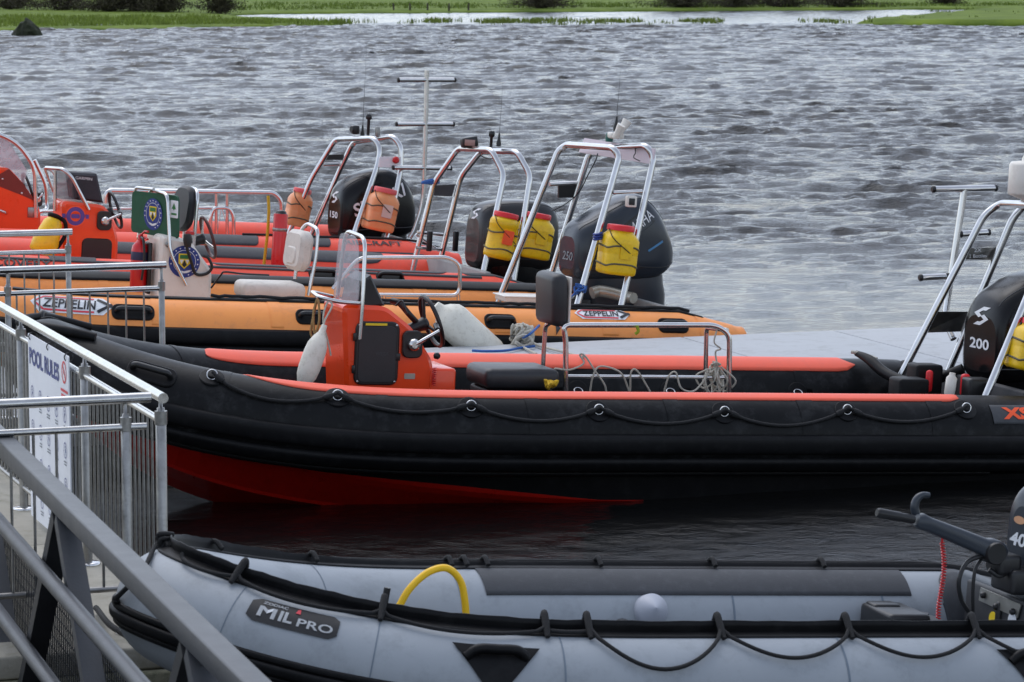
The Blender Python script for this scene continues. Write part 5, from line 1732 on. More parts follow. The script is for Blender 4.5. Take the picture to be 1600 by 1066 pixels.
# notice board across the top
pl = [b.loc(*q) for q in ((914, 216, .52), (1024, 233, -.50), (1020, 257, -.48), (905, 238, .54))]
n_ = (pl[1] - pl[0]).cross(pl[3] - pl[0]).normalized() * 0.006
mb = MB(); mb.loft([[p - n_ for p in pl], [p + n_ for p in pl]], 0, True, False); mb.build('white_board', mat('pinkish_white_board', srgb(222, 208, 214), 0.5, var=0.05), af)
mast_aerial(b, k(962, 205, .05), 0.50, af, (0.02, 0))
mb = MB(); mb.box(k(962, 212, .05), (0.12, 0.10, 0.05), 0.012); mb.lathe([(0.022, -0.02), (0.030, 0.05), (0.042, 0.12)], k(968, 208, .0), (0.5, 0, 0.8), 14); mb.lathe([(0.02, -0.02), (0.026, 0.04), (0.036, 0.10)], k(962, 212, -.08), (0.3, -.3, 0.8), 14)
mb.build('horn', M_white, af)
mb = MB(); mb.lathe([(0.030, -0.03), (0.034, 0.0), (0.028, 0.04)], k(952, 216, .1), ZUP, 12); mb.build('green_light', mat('green_lens', srgb(20, 90, 80), 0.2), af)
mb = MB(); mb.tube(spline([k(934, 240, .2), k(930, 252, .2), k(918, 275, .3), k(905, 300, .45), k(885, 318, .5), k(862, 330, .5)], 6), 0.005, 6)
mb.tube(spline([k(990, 225, -.2), k(993, 238, -.3), k(990, 246, -.4), k(1000, 252, -.45)], 6), 0.005, 6); mb.build('cable', M_plastic, af)
# outboard
a_, b_ = ax_rot(36)
p = b.loc(889, 420, -.1)
outboard(b, (p.x + 0.02, 0.02, p.z - 0.09), 3, 1.02, (M_engy, M_engd), 'yam', [
    ('maker_lettering', 'YAMAHA', (0.47, -0.42, 0.46), a_, b_, 0.36, 0.085, M_print_w, 0.0, 0.0),
    ('cowl_panel', '#bar', (0.47, -0.46, 0.46), a_, b_, 0.46, 0.14, M_plastic, 0, 0),
    ('power_number', '250', (-0.10, -0.02, 0.185), (0, -1, 0), ZUP, 0.20, 0.07, M_grey, 0.01, 0.15),
    ('blue_flash', '#bar', (0.66, -0.42, 0.30), *ax_rot(30), 0.16, 0.018, M_print_lb, 0, 0)])
mb = MB(); c = k(812, 466, -.1); mb.box(c, (0.34, 0.26, 0.05), 0.012); mb.box(c + Vector((0, 0, .022)), (0.37, 0.29, 0.012), 0.005)
o = mb.build('white_tray', M_white); o.matrix_world = b.M; tag(o, 'shallow white plastic tray by the frame foot in the orange boat', 'tray')
mb = MB(); mb.tube(spline([k(925, 458, -.3), k(940, 455, -.3), k(975, 463, -.4), k(990, 466, -.5)], 5), [0.05, 0.05, 0.045], 10); mb.build('tilt_arm', M_alu, b.root)
jar('flare_container', 'square yellow tub with red lid, strapped to the orange boat frame before the blue-grey outboard', b, b.loc(966, 390, -.60), 4, 0.285, 0.40, M_yellow, M_redlid, 'box', 'emergency tubs on the boat frames', M_yellow)
Wo = lambda x, y, l: b.M @ b.loc(x, y, l)
mb = MB(); knot(mb, Wo(907, 453, -.62), 0.05, 0.010, 4); knot(mb, Wo(905, 450, -.62), 0.04, 0.009, 14)
mb.tube(spline([Wo(905, 452, -.62), Wo(890, 466, -.66), Wo(878, 474, -.7)], 5), 0.009, 6)
o = mb.build('blue_lashing', M_rope_b); tag(o, 'blue rope knotted round the near leg of the orange boat frame', 'rope')
mb = MB()
for dz in (0, .02, .04): mb.torus(b.loc(934, 373, -.56) + Vector((0, 0, dz)), (1, 0, .25), (0, 1, 0), .034, .010, 16, 6)
o = mb.build('blue_tape', M_print_b); o.matrix_world = b.M; tag(o, 'dark blue tie round the frame leg beside the square yellow tub', 'tie')
# extinguisher on the console front
root = empty('fire_extinguisher', (0, 0, 0), 'red fire extinguisher standing at the front of the white console', 'extinguisher')
root.matrix_world = b.M
c = b.loc(221, 452, -.02)
c.x = min(c.x, fx - 0.09)
mb = MB(); mb.lathe([(.060, -.02), (.066, 0), (.068, .02), (.068, .30), (.060, .34), (.035, .37), (.024, .385)], c, ZUP, 24); mb.build('cylinder', M_red, root)
mb = MB(); mb.lathe([(.0685, .23), (.0695, .235), (.0695, .29), (.0685, .295)], c, ZUP, 24, caps=False); mb.build('label_band', [mat('dark_blue_label', srgb(40, 44, 78), 0.45)], root)
mb = MB(); mb.lathe([(.022, .385), (.022, .42), (.012, .43)], c, ZUP, 14); mb.tube([c + Vector((0, 0, .42)), c + Vector((.02, -.06, .46)), c + Vector((.03, -.12, .46))], .009, 6); mb.tube([c + Vector((0, 0, .40)), c + Vector((.02, -.06, .41)), c + Vector((.03, -.12, .40))], .009, 6); mb.build('valve_lever', M_red, root)
mb = MB(); mb.tube(spline([c + Vector((0, -.02, .41)), c + Vector((0, -.10, .39)), c + Vector((.01, -.12, .25)), c + Vector((.0, -.10, .08))], 6), .010, 8); mb.build('hose', M_plastic, root)
mb = MB(); mb.box(c + Vector((.065, 0, .17)), (.03, .17, .40), .008); mb.build('bracket', M_plastic, root)
rope('tan_tether', 'tan rope knotted above the fire extinguisher on the white console', [Wo(215, 372, .1), Wo(222, 380, .05), Wo(217, 386, .02), Wo(225, 376, -.05), Wo(220, 392, 0)], M_rope_t, 0.010)
mb = MB(); mb.tube(spline([b.loc(330, 450, -.25), b.loc(345, 430, -.3), b.loc(352, 425, -.3), b.loc(380, 428, -.2), b.loc(420, 430, -.1)], 6), .008, 6); mb.build('loose_cable', M_plastic, b.root)
# ---------------------------------------------------------------- RED RIB
b = red
b.tube(M_redtube)
b.hull(M_hullred, M_deck2)
b.strake('rub_strake', M_darkpatch, -4, 12, 0.028)
b.strake('rub_strake', M_darkpatch, 64, 4, 0.012, -0.95, -0.40)
b.patch('wear_patch', M_darkpatch, b.w_at(330, -1, 80), b.w_at(700, -1, 80), taper(74, 90, .05, .05), taper(112, 95, .05, .05), off=0.006, n=50)
b.patch('wear_patch', M_darkpatch, b.w_at(722, -1, 80), b.w_at(860, -1, 80), taper(72, 90, .1, .1), taper(112, 95, .1, .1), off=0.006, n=30)
b.patch('wear_patch', M_darkpatch, b.w_at(76, -1, 80), b.w_at(150, -1, 80), taper(60, 80, .1, .1), taper(100, 95, .1, .1), off=0.006, n=30)
b.patch('wear_patch', M_darkpatch, b.w_at(80, 1, 120), b.w_at(600, 1, 120), taper(86, 100, .05, .05), taper(140, 120, .05, .05), off=0.006, n=50)
mb = MB()
w = b.w_at(10, -1, 35); f = tube_map(b, b.w_at(18, -1, 50), 50, 0.007)
put_text(mb, 'DISCOVERY', lambda u, v: f(u, v), 0.66, 0.105, 0, bold=0.02)
mb.build('name_lettering', M_print_k, b.root)
for px in (505, 610): b.handle(b.w_at(px, -1, 50), 52, .26)
co_, cbv, P = console(b, [(104, 412), (97, 314), (163, 321), (176, 338), (185, 374), (185, 414)], -0.22, 0.22, M_console, 0.05)
k = lambda x, y, l=-0.225: b.loc(x, y, l)
q = k(151, 393); mb = MB(); mb.prism(rrect(0.27, 0.23, 0.05), (q.x, -0.222, q.z), (1, 0, 0), ZUP, 0.02, 0, 0.006); mb.build('hatch', M_plastic, co_)
q = k(118, 338, -.2265)
mb = MB(); fn = plane_fn((q.x, -0.2215, q.z), (1, 0, 0), ZUP, 0.002); fn2 = plane_fn((q.x, -0.2215, q.z), (1, 0, 0), ZUP, 0.004)
ringfaces(mb, .046, .082, fn, 0); ringfaces(mb, .082, .092, fn2, 1); ringfaces(mb, .038, .046, fn2, 1)
poly_fn(mb, [(-.12, -.018), (.12, -.018), (.12, .018), (-.12, .018)], fn2, 0); mb.build('roundel', [mat('violet_print', srgb(92, 70, 150), 0.45), M_print_o], co_)
pane(b, 'windscreen', [k(86, 314, .19), k(88, 264, .17), k(112, 272, -.18), k(134, 322, -.2)], M_tint, co_, 0.006, 0.03)
# fabric cover on the chart plotter
pl = [k(*q) for q in ((118, 312, -.18), (112, 270, -.16), (152, 272, -.16), (163, 318, -.18))]
mb = MB(); mb.prism([(p.x, p.z) for p in pl], (0, 0, 0), (1, 0, 0), ZUP, 0.30, 0, 0.02); mb.build('plotter_cover', mat('grey_black_cover', srgb(52, 52, 58), 0.75, var=0.25, scale=14, bump=0.3, bscale=40), co_)
mb = MB(); q = k(131, 279, -.155); put_text(mb, 'GARMIN', plane_fn((q.x, -.1535, q.z), (1, 0, -.05), ZUP), 0.15, 0.026, 0, 0.0); mb.build('cover_lettering', M_print_w, co_)
steel(b, 'screen_frame', [k(86, 332, .2), k(86, 268, .2), k(70, 262, .24), k(98, 264, -.2), k(112, 276, -.225), k(139, 328, -.23)], 0.016, 0.05, co_)
steel(b, 'screen_frame', [k(86, 330, -.0), k(86, 266, -.0)], 0.014, 0, co_)
steel(b, 'screen_frame', [k(70, 262, .24), k(84, 300, .24)], 0.014, 0, co_)
wheel(b, k(180, 328, 0.0), (0.9, 0, 0.32), 0.165, M_plastic, co_)
throttle(b, k(163, 345, -.235), k(188, 334, -.3), co_)
# yellow dry bag
root = empty('dry_bag', (0, 0, 0), 'yellow dry bag with black roll top leaning on the orange console of the red boat', 'bag')
root.matrix_world = b.M
p0, p1 = k(66, 392, -.30), k(86, 340, -.26)
mb = MB(); L_ = (p1 - p0).length
mb.lathe([(.10, -.02), (.118, .0), (.12, .08), (.105, L_ * .5), (.085, L_ * .85), (.055, L_ * .97)], p0, p1 - p0, 18); mb.build('bag_body', M_yellow, root)
mb = MB(); mb.lathe([(.057, L_ * .95), (.07, L_ * 1.0), (.075, L_ * 1.06), (.03, L_ * 1.10)], p0, p1 - p0, 14); mb.tube(spline([p1, p1 + Vector((.08, -.03, -.03)), p1 + Vector((.09, -.03, -.15)), p1 + Vector((.02, -.03, -.28))], 6), .018, 8); mb.build('roll_top', M_black, root)
# red tube standing by the seat with a yellow line
root = empty('red_canister', (0, 0, 0), 'tall red canister strapped upright in the red boat beside a white backrest', 'canister')
root.matrix_world = b.M
p1, p0 = k(439, 334, -.3), k(438, 424, -.3); p0.z = min(p0.z, b.z0 - 0.05)
p0 = Vector((p1.x, p1.y, p0.z))
mb = MB(); L_ = p1.z - p0.z; mb.lathe([(.062, 0), (.064, .01), (.064, L_ - .01), (.060, L_)], p0, ZUP, 22); mb.build('canister_body', M_red, root)
mb = MB(); mb.lathe([(.06, L_), (.05, L_ + .005), (.048, L_ + .02), (.02, L_ + .03)], p0, ZUP, 16); mb.build('cap', M_plastic, root)
mb = MB()
mb.lathe([(.066, L_ * .78), (.068, L_ * .785), (.068, L_ * .815), (.066, L_ * .82)], p0, ZUP, 20, caps=False); mb.build('strap', M_dullsteel, root)
mb = MB(); mb.tube(spline([b.loc(419, 306, -.2), b.loc(420, 330, -.22), b.loc(418, 365, -.22), b.loc(414, 400, -.2), b.loc(412, 420, -.2)], 6), .014, 7)
o = mb.build('yellow_line', M_rope_y); o.matrix_world = b.M; tag(o, 'yellow rope hanging beside the tall red canister', 'rope')
# A-frame
af, H1 = hoop(b, [(646, 417, .60), (678, 286, .54), (716, 232, .36), (768, 234, -.36), (788, 274, -.50), (757, 417, -.60)], 0.027, 0.08, 'a_frame')
_, H2 = hoop(b, [(690, 400, .60), (720, 276, .54), (752, 236, .36), (808, 237, -.36), (829, 275, -.50), (806, 417, -.60)], 0.027, 0.08, 'rear_hoop', af)
pl = [b.loc(*q) for q in ((679, 290, .55), (711, 288, .55), (706, 307, .56), (676, 306, .56))]
n_ = Vector((0, 0.008, 0)); mb = MB(); mb.loft([[p - n_ for p in pl], [p + n_ for p in pl]], 0, True, False); mb.build('plate', M_darkpatch, af)
for x0, y0, x1, y1 in ((652, 363, 692, 367), (650, 387, 690, 390)):
    steel(b, 'brace', [k(x0, y0, .57), k(x1, y1, .57)], 0.016, 0, af)
steel(b, 'brace', [k(650, 366, .57), k(686, 392, .57)], 0.012, 0, af)
for px in (671, 712):
    mb = MB(); mb.box(k(px, 377, .5), (0.05, 0.04, 0.19), 0.008); mb.build('rod_socket', M_plastic, af)
q = k(733, 222, .1); mb = MB(); mb.box(q, (0.15, 0.10, 0.095), 0.015, M=Matrix.Rotation(R(-12), 3, 'Y')); fl = mb.build('floodlight', M_plastic, af)
mb = MB(); mb.box(q + Vector((-.01, -.052, -.005)), (0.10, 0.008, 0.055), 0.003); mb.build('floodlight_lens', mat('amber_grey_lens', srgb(168, 130, 122), 0.2), af)
mb = MB(); q = k(767, 230, .0); mb.lathe([(.014, 0), (.014, .09), (.028, .10), (.03, .14), (.02, .15)], q, ZUP, 14); mb.build('navigation_light', M_plastic, af)
mast_aerial(b, k(779, 229, -.05), 0.62, af)
mb = MB(); mb.tube(spline([k(745, 228, .1), k(752, 243, .0), k(764, 248, -.1), k(772, 246, -.2), k(774, 238, -.3)], 6), .006, 6); mb.build('cable', M_plastic, af)
p = b.loc(741, 412, -.1)
eng, ebv = outboard(b, (p.x + 0.0, 0.0, p.z - 0.05), 3, 1.02, (mat('satin_black_cowl', (0.012, 0.012, 0.013), 0.32, var=0.15, scale=5, coat=0.2), M_engk), 'square', [
    ('maker_emblem', '#oval', (0.56, -0.42, 0.52), (1, 0, 0), (0, 0.4, 0.9), 0.12, 0.085, mat('silver_badge', srgb(190, 190, 188), 0.3, 0.6), 0, 0),
    ('maker_emblem', '#S', (-0.10, -0.02, 0.50), (0, -1, 0), ZUP, 0.15, 0.10, M_print_w, 0, 0)])
jar('flare_container', 'round yellow tub with red lid and orange sticker on the red boat frame', b, b.loc(784, 368, -.58), 9, 0.27, 0.43, M_yellow, M_redlid, 'round', 'emergency tubs on the boat frames', M_print_o)
jar('flare_container', 'squat yellow tub with grey strap right of the round one on the red boat', b, b.loc(835, 368, -.46), 7, 0.31, 0.42, M_yellow, M_redlid, 'box', 'emergency tubs on the boat frames', M_yellow)
mb = MB(); c = b.M @ b.loc(676, 286, .56)
for i in range(3): mb.torus(c + Vector((-.02, 0, .012 * i)), (1, .3, 0.1 * i), (-.3, 1, 0), .085, .008, 20, 6, rb=.05)
o = mb.build('blue_lashing', M_rope_b); tag(o, 'blue rope lashing the dive ladder to the far leg of the red boat frame', 'rope')

# ---------------------------------------------------------------- FAR RED RIB
b = farred
b.tube(M_redtube)
b.hull(M_hullred, M_deck2)
b.strake('rub_strake', M_darkpatch, -4, 12, 0.028)
b.strake('rub_strake', M_darkpatch, 28, 7, 0.014, -0.97, -0.3)
b.patch('wear_patch', M_darkpatch, b.w_at(295, -1, 80), b.w_at(402, -1, 80), taper(42, 70, .08, .08), taper(98, 90, .08, .08), off=0.006, n=40)
b.patch('wear_patch', M_darkpatch, b.w_at(470, -1, 80), b.w_at(514, -1, 80), taper(44, 70, .1, .15), taper(98, 90, .1, .15), off=0.006, n=40)
mb = MB(); f = tube_map(b, b.w_at(584, -1, 60), 62, 0.008)
put_text(mb, 'RIBCRAFT', lambda u, v: f(u, v), 0.60, 0.085, 0, bold=0.02); mb.build('name_lettering', M_print_k, b.root)
pts = [b.surf(b.w_at(x, -1, 80), ph, .014) for x, ph in ((380, 88), (440, 92), (500, 84), (560, 92), (640, 84), (690, 92))]
mb = MB(); mb.tube(spline(pts, 8), .012, 6); mb.build('lifeline', M_rope_k, b.root)
co_, cbv, P = console(b, [(-58, 356), (-58, 262), (14, 262), (38, 288), (54, 312), (64, 330), (64, 358)], -0.24, 0.24, M_console, 0.05)
k = lambda x, y, l=-0.245: b.loc(x, y, l)
pl = [k(*q) for q in ((-56, 262, -.2), (-52, 206, -.2), (8, 212, -.2), (42, 266, -.2), (38, 288, -.2), (14, 264, -.2))]
mb = MB(); mb.prism([(p.x, p.z) for p in pl], (0, -.20, 0), (1, 0, 0), ZUP, 0.006); mb.build('side_screen', M_screen, co_)
mb = MB(); mb.prism([(p.x, p.z) for p in [k(*q) for q in ((-56, 262, .2), (-52, 206, .2), (8, 212, .2), (42, 266, .2), (14, 264, .2))]], (0, .20, 0), (1, 0, 0), ZUP, 0.006); mb.build('side_screen', M_screen, co_)
mb = MB(); mb.prism([(p.x, p.z) for p in [k(*q) for q in ((-20, 284), (14, 264), (38, 289), (54, 314), (36, 306))]], (0, -.243, 0), (1, 0, 0), ZUP, 0.006); mb.build('dark_trim', mat('maroon_trim', srgb(120, 40, 30), 0.4), co_)
for x, y in ((4, 280), (34, 302), (-10, 292)):
    mb = MB(); mb.lathe([(.012, 0), (.012, .008), (.005, .011)], k(x, y, -.247), (0, -1, 0), 10); mb.build('bolt', M_steel, co_)
steel(b, 'screen_frame', [k(-70, 205, -.25), k(-10, 206, -.25), k(28, 224, -.25), k(55, 262, -.25), k(56, 340, -.25)], 0.022, 0.12, co_)
steel(b, 'screen_frame', [k(54, 250, .2), k(72, 288, .2), k(74, 328, .2), k(58, 332, -.2)], 0.020, 0.08, co_)
steel(b, 'side_grab', [k(-30, 318, -.25), k(-20, 322, -.30), k(8, 332, -.30), k(10, 334, -.25)], 0.013, 0.02, co_)
mb = MB(); mb.box(k(48, 332, -.245), (.06, .02, .10), .004); mb.build('frame_bracket', M_dullsteel, co_)
wheel(b, k(44, 298, 0.0), (0.92, 0, 0.3), 0.175, M_plastic, co_)
throttle(b, k(58, 312, -.2), k(66, 302, -.26), co_, .8)
# long jockey-seat rail
fr = steel(b, 'seat_rail', [k(165, 318, -.2), k(166, 298, -.2), k(428, 301, -.2), k(440, 314, -.2), down(k(440, 345, -.2), k(440, 320, -.2), b.z0 - .1)], 0.023, 0.06)
steel(b, 'seat_rail', [k(170, 296, .05), k(300, 298, .05), k(420, 300, .05)], 0.017, 0.03, fr)
steel(b, 'lower_rail', [k(60, 331, .0), k(196, 326, -.2), k(352, 325, -.2)], 0.015, 0.03, fr)
for px in (338, 355): steel(b, 'rail_post', [k(px, 303, -.2), down(k(px, 326, -.2), k(px, 303, -.2), b.z0 - .1)], 0.017, 0, fr)
steel(b, 'seat_hoop', [down(k(329, 366, -.22), k(329, 340, -.22), b.z0 - .1), k(329, 338, -.22), k(334, 325, -.22), k(358, 325, -.22), k(365, 338, -.22), down(k(365, 366, -.22), k(365, 340, -.22), b.z0 - .1)], 0.019, 0.06, fr)
steel(b, 'rail_stay', [k(345, 326, -.2), k(340, 364, -.2)], 0.004, 0, fr); steel(b, 'rail_stay', [k(347, 326, -.2), k(358, 364, -.2)], 0.004, 0, fr)
af, H1 = hoop(b, [(452, 364, .60), (486, 280, .50), (524, 218, .38), (584, 216, -.36), (594, 232, -.44), (591, 256, -.46), (553, 366, -.60)], 0.027, 0.08, 'a_frame')
_, H2 = hoop(b, [(494, 350, .60), (530, 268, .50), (552, 222, .38), (614, 213, -.36), (626, 228, -.44), (627, 262, -.46), (606, 364, -.60)], 0.027, 0.08, 'rear_hoop', af)
steel(b, 'brace', [k(505, 257, .5), k(536, 256, .5)], 0.018, 0, af)
pl = [k(*q) for q in ((508, 242, .5), (540, 241, .5), (537, 250, .5), (506, 250, .5))]
n_ = Vector((0, .01, 0)); mb = MB(); mb.loft([[p - n_ for p in pl], [p + n_ for p in pl]], 0, True, False); mb.build('plate', M_plastic, af)
pl = [k(*q) for q in ((593, 245, -.5), (626, 245, -.5), (626, 262, -.5), (591, 261, -.5))]
mb = MB(); mb.loft([[p - n_ for p in pl], [p + n_ for p in pl]], 0, True, False); mb.build('white_plate', M_print_w, af)
mb = MB(); mb.lathe([(.034, 0), (.036, .02), (.02, .03)], k(618, 250, -.515), (0, -1, 0), 16); mb.build('stern_light', M_red, af)
mb = MB(); q = k(575, 212, .0); mb.lathe([(.016, 0), (.016, .16), (.030, .17), (.034, .20), (.022, .22)], q, ZUP, 14); mb.build('navigation_light', M_plastic, af)
mb = MB(); mb.box(k(555, 203, .15), (.08, .07, .09), .015); mb.lathe([(.034, 0), (.036, .015), (.03, .02)], k(551, 202, .1), (-1, -.3, 0), 14); mb.build('searchlight', M_plastic, af); mb = MB(); mb.box(k(590, 206, -.1), (.045, .045, .10), .008); mb.build('light_bracket', M_dullsteel, af)
mast_aerial(b, k(566, 214, .2), .95, af)
p = b.loc(522, 366, -.1)
outboard(b, (p.x + .02, 0.0, p.z - .05), 3, 1.06, (M_engk, M_engk), 'wedge', suzuki_texts('150'))
jar('flare_container', 'faded orange tub with pink lid on the far leg of the farthest boat frame', b, b.loc(467, 324, .62), 10, 0.24, 0.40, M_orangep, M_pinklid, 'box', 'emergency tubs on the boat frames', M_orangep)
jar('flare_container', 'faded orange tub with pink lid before the black outboard of the farthest boat', b, b.loc(596, 327, -.60), 10, 0.30, 0.44, M_orangep, M_pinklid, 'box', 'emergency tubs on the boat frames', mat('pale_label', srgb(224, 196, 180), .5))
q = lambda x, y, l=-.55: b.loc(x, y, l)
dive_ladder('dive_ladder', 'tall steel single-pole dive ladder with three rungs between the two red boats', b.M, [q(667, 110), q(665, 200), q(663, 265), q(661, 318), q(647, 360), q(640, 372)], [(q(622, 125), q(711, 125)), (q(619, 194), q(709, 194)), (q(614, 262), q(705, 263))])
# ---------------------------------------------------------------- GREY DINGHY
b = grey
b.tube(M_greytube, n=44)
M_dfloor = mat('grey_floor', srgb(92, 98, 104), 0.7, var=0.15, scale=7)
b.hull(mat('dark_grey_hull', srgb(70, 74, 80), .5, var=.1), M_dfloor, zk=-0.30, zch=0.02)
b.strake('rub_strake', M_black, -6, 6, 0.024)
b.strake('rub_strake', M_black, 3, 3.5, 0.014)
b.strake('rub_strake', M_black, -15, 3.5, 0.014)
# continuous black lifeline strip with a raised edge
b.patch('lifeline_strip', M_black, -0.985, 0.985, 72, 100, off=0.005, n=150, k=8)
rows = []
for i in range(151):
    w = -0.985 + 1.97 * i / 150
    wob = 0.0015 * math.sin(i * .9) + .0015 * math.sin(i * 2.3) - (.026 * min(1, max(0, w - .2) / .3)) - .010
    rows.append([b.surf(w, 90, -.004), b.surf(w, 87, .5 * (.058 + wob)), b.surf(w, 86, .058 + wob), b.surf(w, 85, .058 + wob), b.surf(w, 85, .5 * (.058 + wob)), b.surf(w, 86, -.004)])
mb = MB(); mb.loft(rows, 0, False, True, closed=False); mb.build('lifeline_flap', M_black, b.root)
# seams round the tubes
for px in (348, 582, 884, 1328):
    w = b.w_at(px, -1, 20, 0.02); b.patch('seam', M_greyline, w - .0007, w + .0007, -80, 190, off=.0015, n=1, k=40)
for px in (512, 722, 1146, 1380):
    w = b.w_at(px, 1, 150, 0.02); b.patch('seam', M_greyline, w - .0007, w + .0007, 20, 260, off=.0015, n=1, k=40)
w0, w1 = b.w_at(752, 1, 120), b.w_at(1415, 1, 120)
b.patch('wear_patch', M_darkpatch, w0, w1, 86, 141, off=.005, n=60, k=10)
b.patch('wear_patch', M_darkpatch, b.w_at(1470, 1, 140), b.w_at(1700, 1, 140), taper(100, 140, .2, .05), taper(190, 150, .2, .05), off=.012, n=40, k=10)
# rope looped through the strip
kx = [(290, 822), (372, 884), (595, 950), (850, 972), (917, 976), (1122, 984), (1322, 988), (1520, 990), (1720, 990)]
ws = [b.w_at(px, -1, 80, 0.01) for px, py in kx]
mb = MB(); mk = MB()
sag = [8, 12, 13, 3, 44, 34, 34, 38]
for i in range(len(ws) - 1):
    pts = []
    for j in range(21):
        t = j / 20
        w = ws[i] + (ws[i + 1] - ws[i]) * t
        ph = 76 - sag[i] * (4 * t * (1 - t)) ** .8
        pts.append(b.surf(w, ph, .020 + (.014 if j in (0, 20) else 0)))
    mb.tube(pts, .0085, 8)
for w in ws[1:]:
    p_ = [b.surf(w, 92, .04), b.surf(w, 87, .070), b.surf(w, 80, .045), b.surf(w, 72, .022), b.surf(w, 66, .014)]
    mk = MB(); mk.tube(spline(p_, 4), [.010, .014, .015, .014, .010], 8)
    mk.build('lifeline_knot', M_rope_k, b.root)
mb.build('lifeline', M_rope_k, b.root)
for px in (330, 484, 698, 722, 755, 932, 1110, 1280):
    w = b.w_at(px, 1, 85, 0.01)
    mb = MB(); mb.tube(spline([b.surf(w, 98, .015), b.surf(w, 88, .040), b.surf(w, 78, .02)], 4), .011, 8)
    mb.build('lifeline_knot', M_rope_k, b.root)
pts = [b.surf(b.w_at(x, 1, 84, .01), 80, .018) for x in range(300, 1600, 60)]
mb = MB(); mb.tube(spline(pts, 3), .012, 8); mb.build('far_lifeline', M_rope_k, b.root)
# bow end of the rope and painter
mb = MB(); mb.tube(spline([b.surf(0.02, 70, .02), b.surf(-0.05, 40, .03), b.surf(-.02, 10, .03)], 6), .010, 8)
for s_ in (2, 5, 9): knot(mb, b.surf(0.05, 80, .02), .035, .010, s_)
mb.build('bow_knot', M_rope_k, b.root)
rope('painter_line', 'black painter rope from the grey dinghy bow down to the walkway', [b.M @ b.surf(-0.02, 10, .03), W(205, 1000, 12.55), W(196, 992, 12.9), W(170, 975, 13.2), Wz(150, 950, DECK + .03)], M_rope_k, .014)
mb = MB(); p = b.surf(b.w_at(597, -1, 88, .01), 90, .0); mb.tube([p - Vector((0, 0, .02)), p + Vector((.015, 0, .10))], .014, 8); mb.build('rowlock_stub', M_plastic, b.root)
# triangular tow patches
def tow_patch(px, wid, hei):
    w0 = b.w_at(px, -1, 30, .02)
    f = tube_map(b, w0, 52, .008); 
    mb = MB()
    n = 12
    rows = []
    for i in range(n + 1):
        u = -wid / 2 + wid * i / n
        t = abs(u) / (wid / 2)
        h = hei * (1 - max(0, (t - .12) / .88) ** 1.0)
        rows.append([f(u, 0) + Vector((0, 0, .0)), f(u, -h * .33), f(u, -h * .66), f(u, -h)])
    mb.loft(rows, 0, False, True, closed=False)
    o = mb.build('tow_patch', M_black, b.root)
    mb = MB()
    g = tube_map(b, w0, 52, .03); g0 = tube_map(b, w0, 52, .004)
    mb.tube(spline([g0(-wid * .34, -.055), g(-wid * .22, -.035), g(0, -.03), g(wid * .22, -.030), g0(wid * .34, -.045)], 6), .020, 8); mb.build('grip', M_black, o)
tow_patch(776, 0.33, 0.19)
tow_patch(1622, 0.33, 0.19)
# maker's plate
w0 = b.w_at(453, -1, 30, .02); ph = b.phi_at(w0, 968)
f = tube_map(b, w0, ph, .005); f2 = tube_map(b, w0, ph, .008)
mb = MB()
rows = []
for i in range(13):
    u = -.14 + .28 * i / 12
    c_ = .018 if i in (0, 12) else 0
    rows.append([f(u, -.052 + c_), f(u, -.018), f(u, .018), f(u, .052 - c_)])
mb.loft(rows, 0, False, True, closed=False); o = mb.build('maker_plate', M_plastic, b.root)
mb = MB(); put_text(mb, 'IL', lambda u, v: f2(u - .028, v - .006), .042, .046, 0, .035)
for q4 in ([(-.112, -.029), (-.100, -.029), (-.100, .017), (-.112, .017)], [(-.072, -.029), (-.060, -.029), (-.060, .017), (-.072, .017)], [(-.100, .017), (-.100, .003), (-.086, -.012), (-.086, .004)], [(-.086, .004), (-.086, -.012), (-.072, .003), (-.072, .017)]):
    poly_fn(mb, q4, f2); put_text(mb, 'PRO', lambda u, v: f2(u + .066, v - .014), .115, .036, 0, .02); put_text(mb, 'ZODIAC', lambda u, v: f2(u - .070, v + .034), .075, .013, 0, .02); mb.build('plate_lettering', M_print_w, o)
mb = MB(); poly_fn(mb, [(-.006, .022), (.010, .022), (.006, .045), (-.002, .04)], f2); mb.build('plate_accent', M_print_r, o)
# inside: valve cone, discs, hose, tank
w = b.w_at(1016, 1, 165); p, out, up = b.frame(w)
n_ = out * math.cos(R(158)) + up * math.sin(R(158))
c = p + n_ * b.r
mb = MB(); mb.lathe([(.075, -.02), (.072, .01), (.070, .035), (.0, .075)], c, n_, 28); mb.build('valve_cone', mat('pale_grey_cone', srgb(176, 180, 190), .45, var=.04), b.root)
for px in (652, 972):
    w = b.w_at(px, 1, 175); p, out, up = b.frame(w); a_ = 178
    n_ = out * math.cos(R(a_)) + up * math.sin(R(a_))
    mb = MB(); mb.lathe([(.052, -.02), (.052, .018), (.044, .026)], p + n_ * b.r, n_, 24); mb.build('valve_disc', M_darkpatch, b.root)
h = lambda x, y, l: b.M @ b.loc(x, y, l)
rope('yellow_hose', 'bright yellow hose arching up inside the grey dinghy', [h(600, 985, .15), h(622, 950, .15), h(640, 920, .15), h(668, 895, .16), h(697, 888, .17), h(718, 905, .18), h(726, 935, .18), h(730, 985, .18)], M_yhose, .0155, 8, cat='hose')
c = b.loc(1392, 968, .30)
root = empty('fuel_tank', (0, 0, 0), 'low black fuel tank on the floor at the dinghy stern', 'fuel tank'); root.matrix_world = b.M
mb = MB(); mb.box((c.x + .02, c.y, c.z - .05), (.20, .30, .20), .02); mb.build('tank', M_plastic, root)
c2 = b.loc(1380, 945, .38); mb = MB(); mb.box((c2.x, c2.y, c2.z - .02), (.13, .10, .06), .012); mb.build('tank_grip', M_plastic, root)
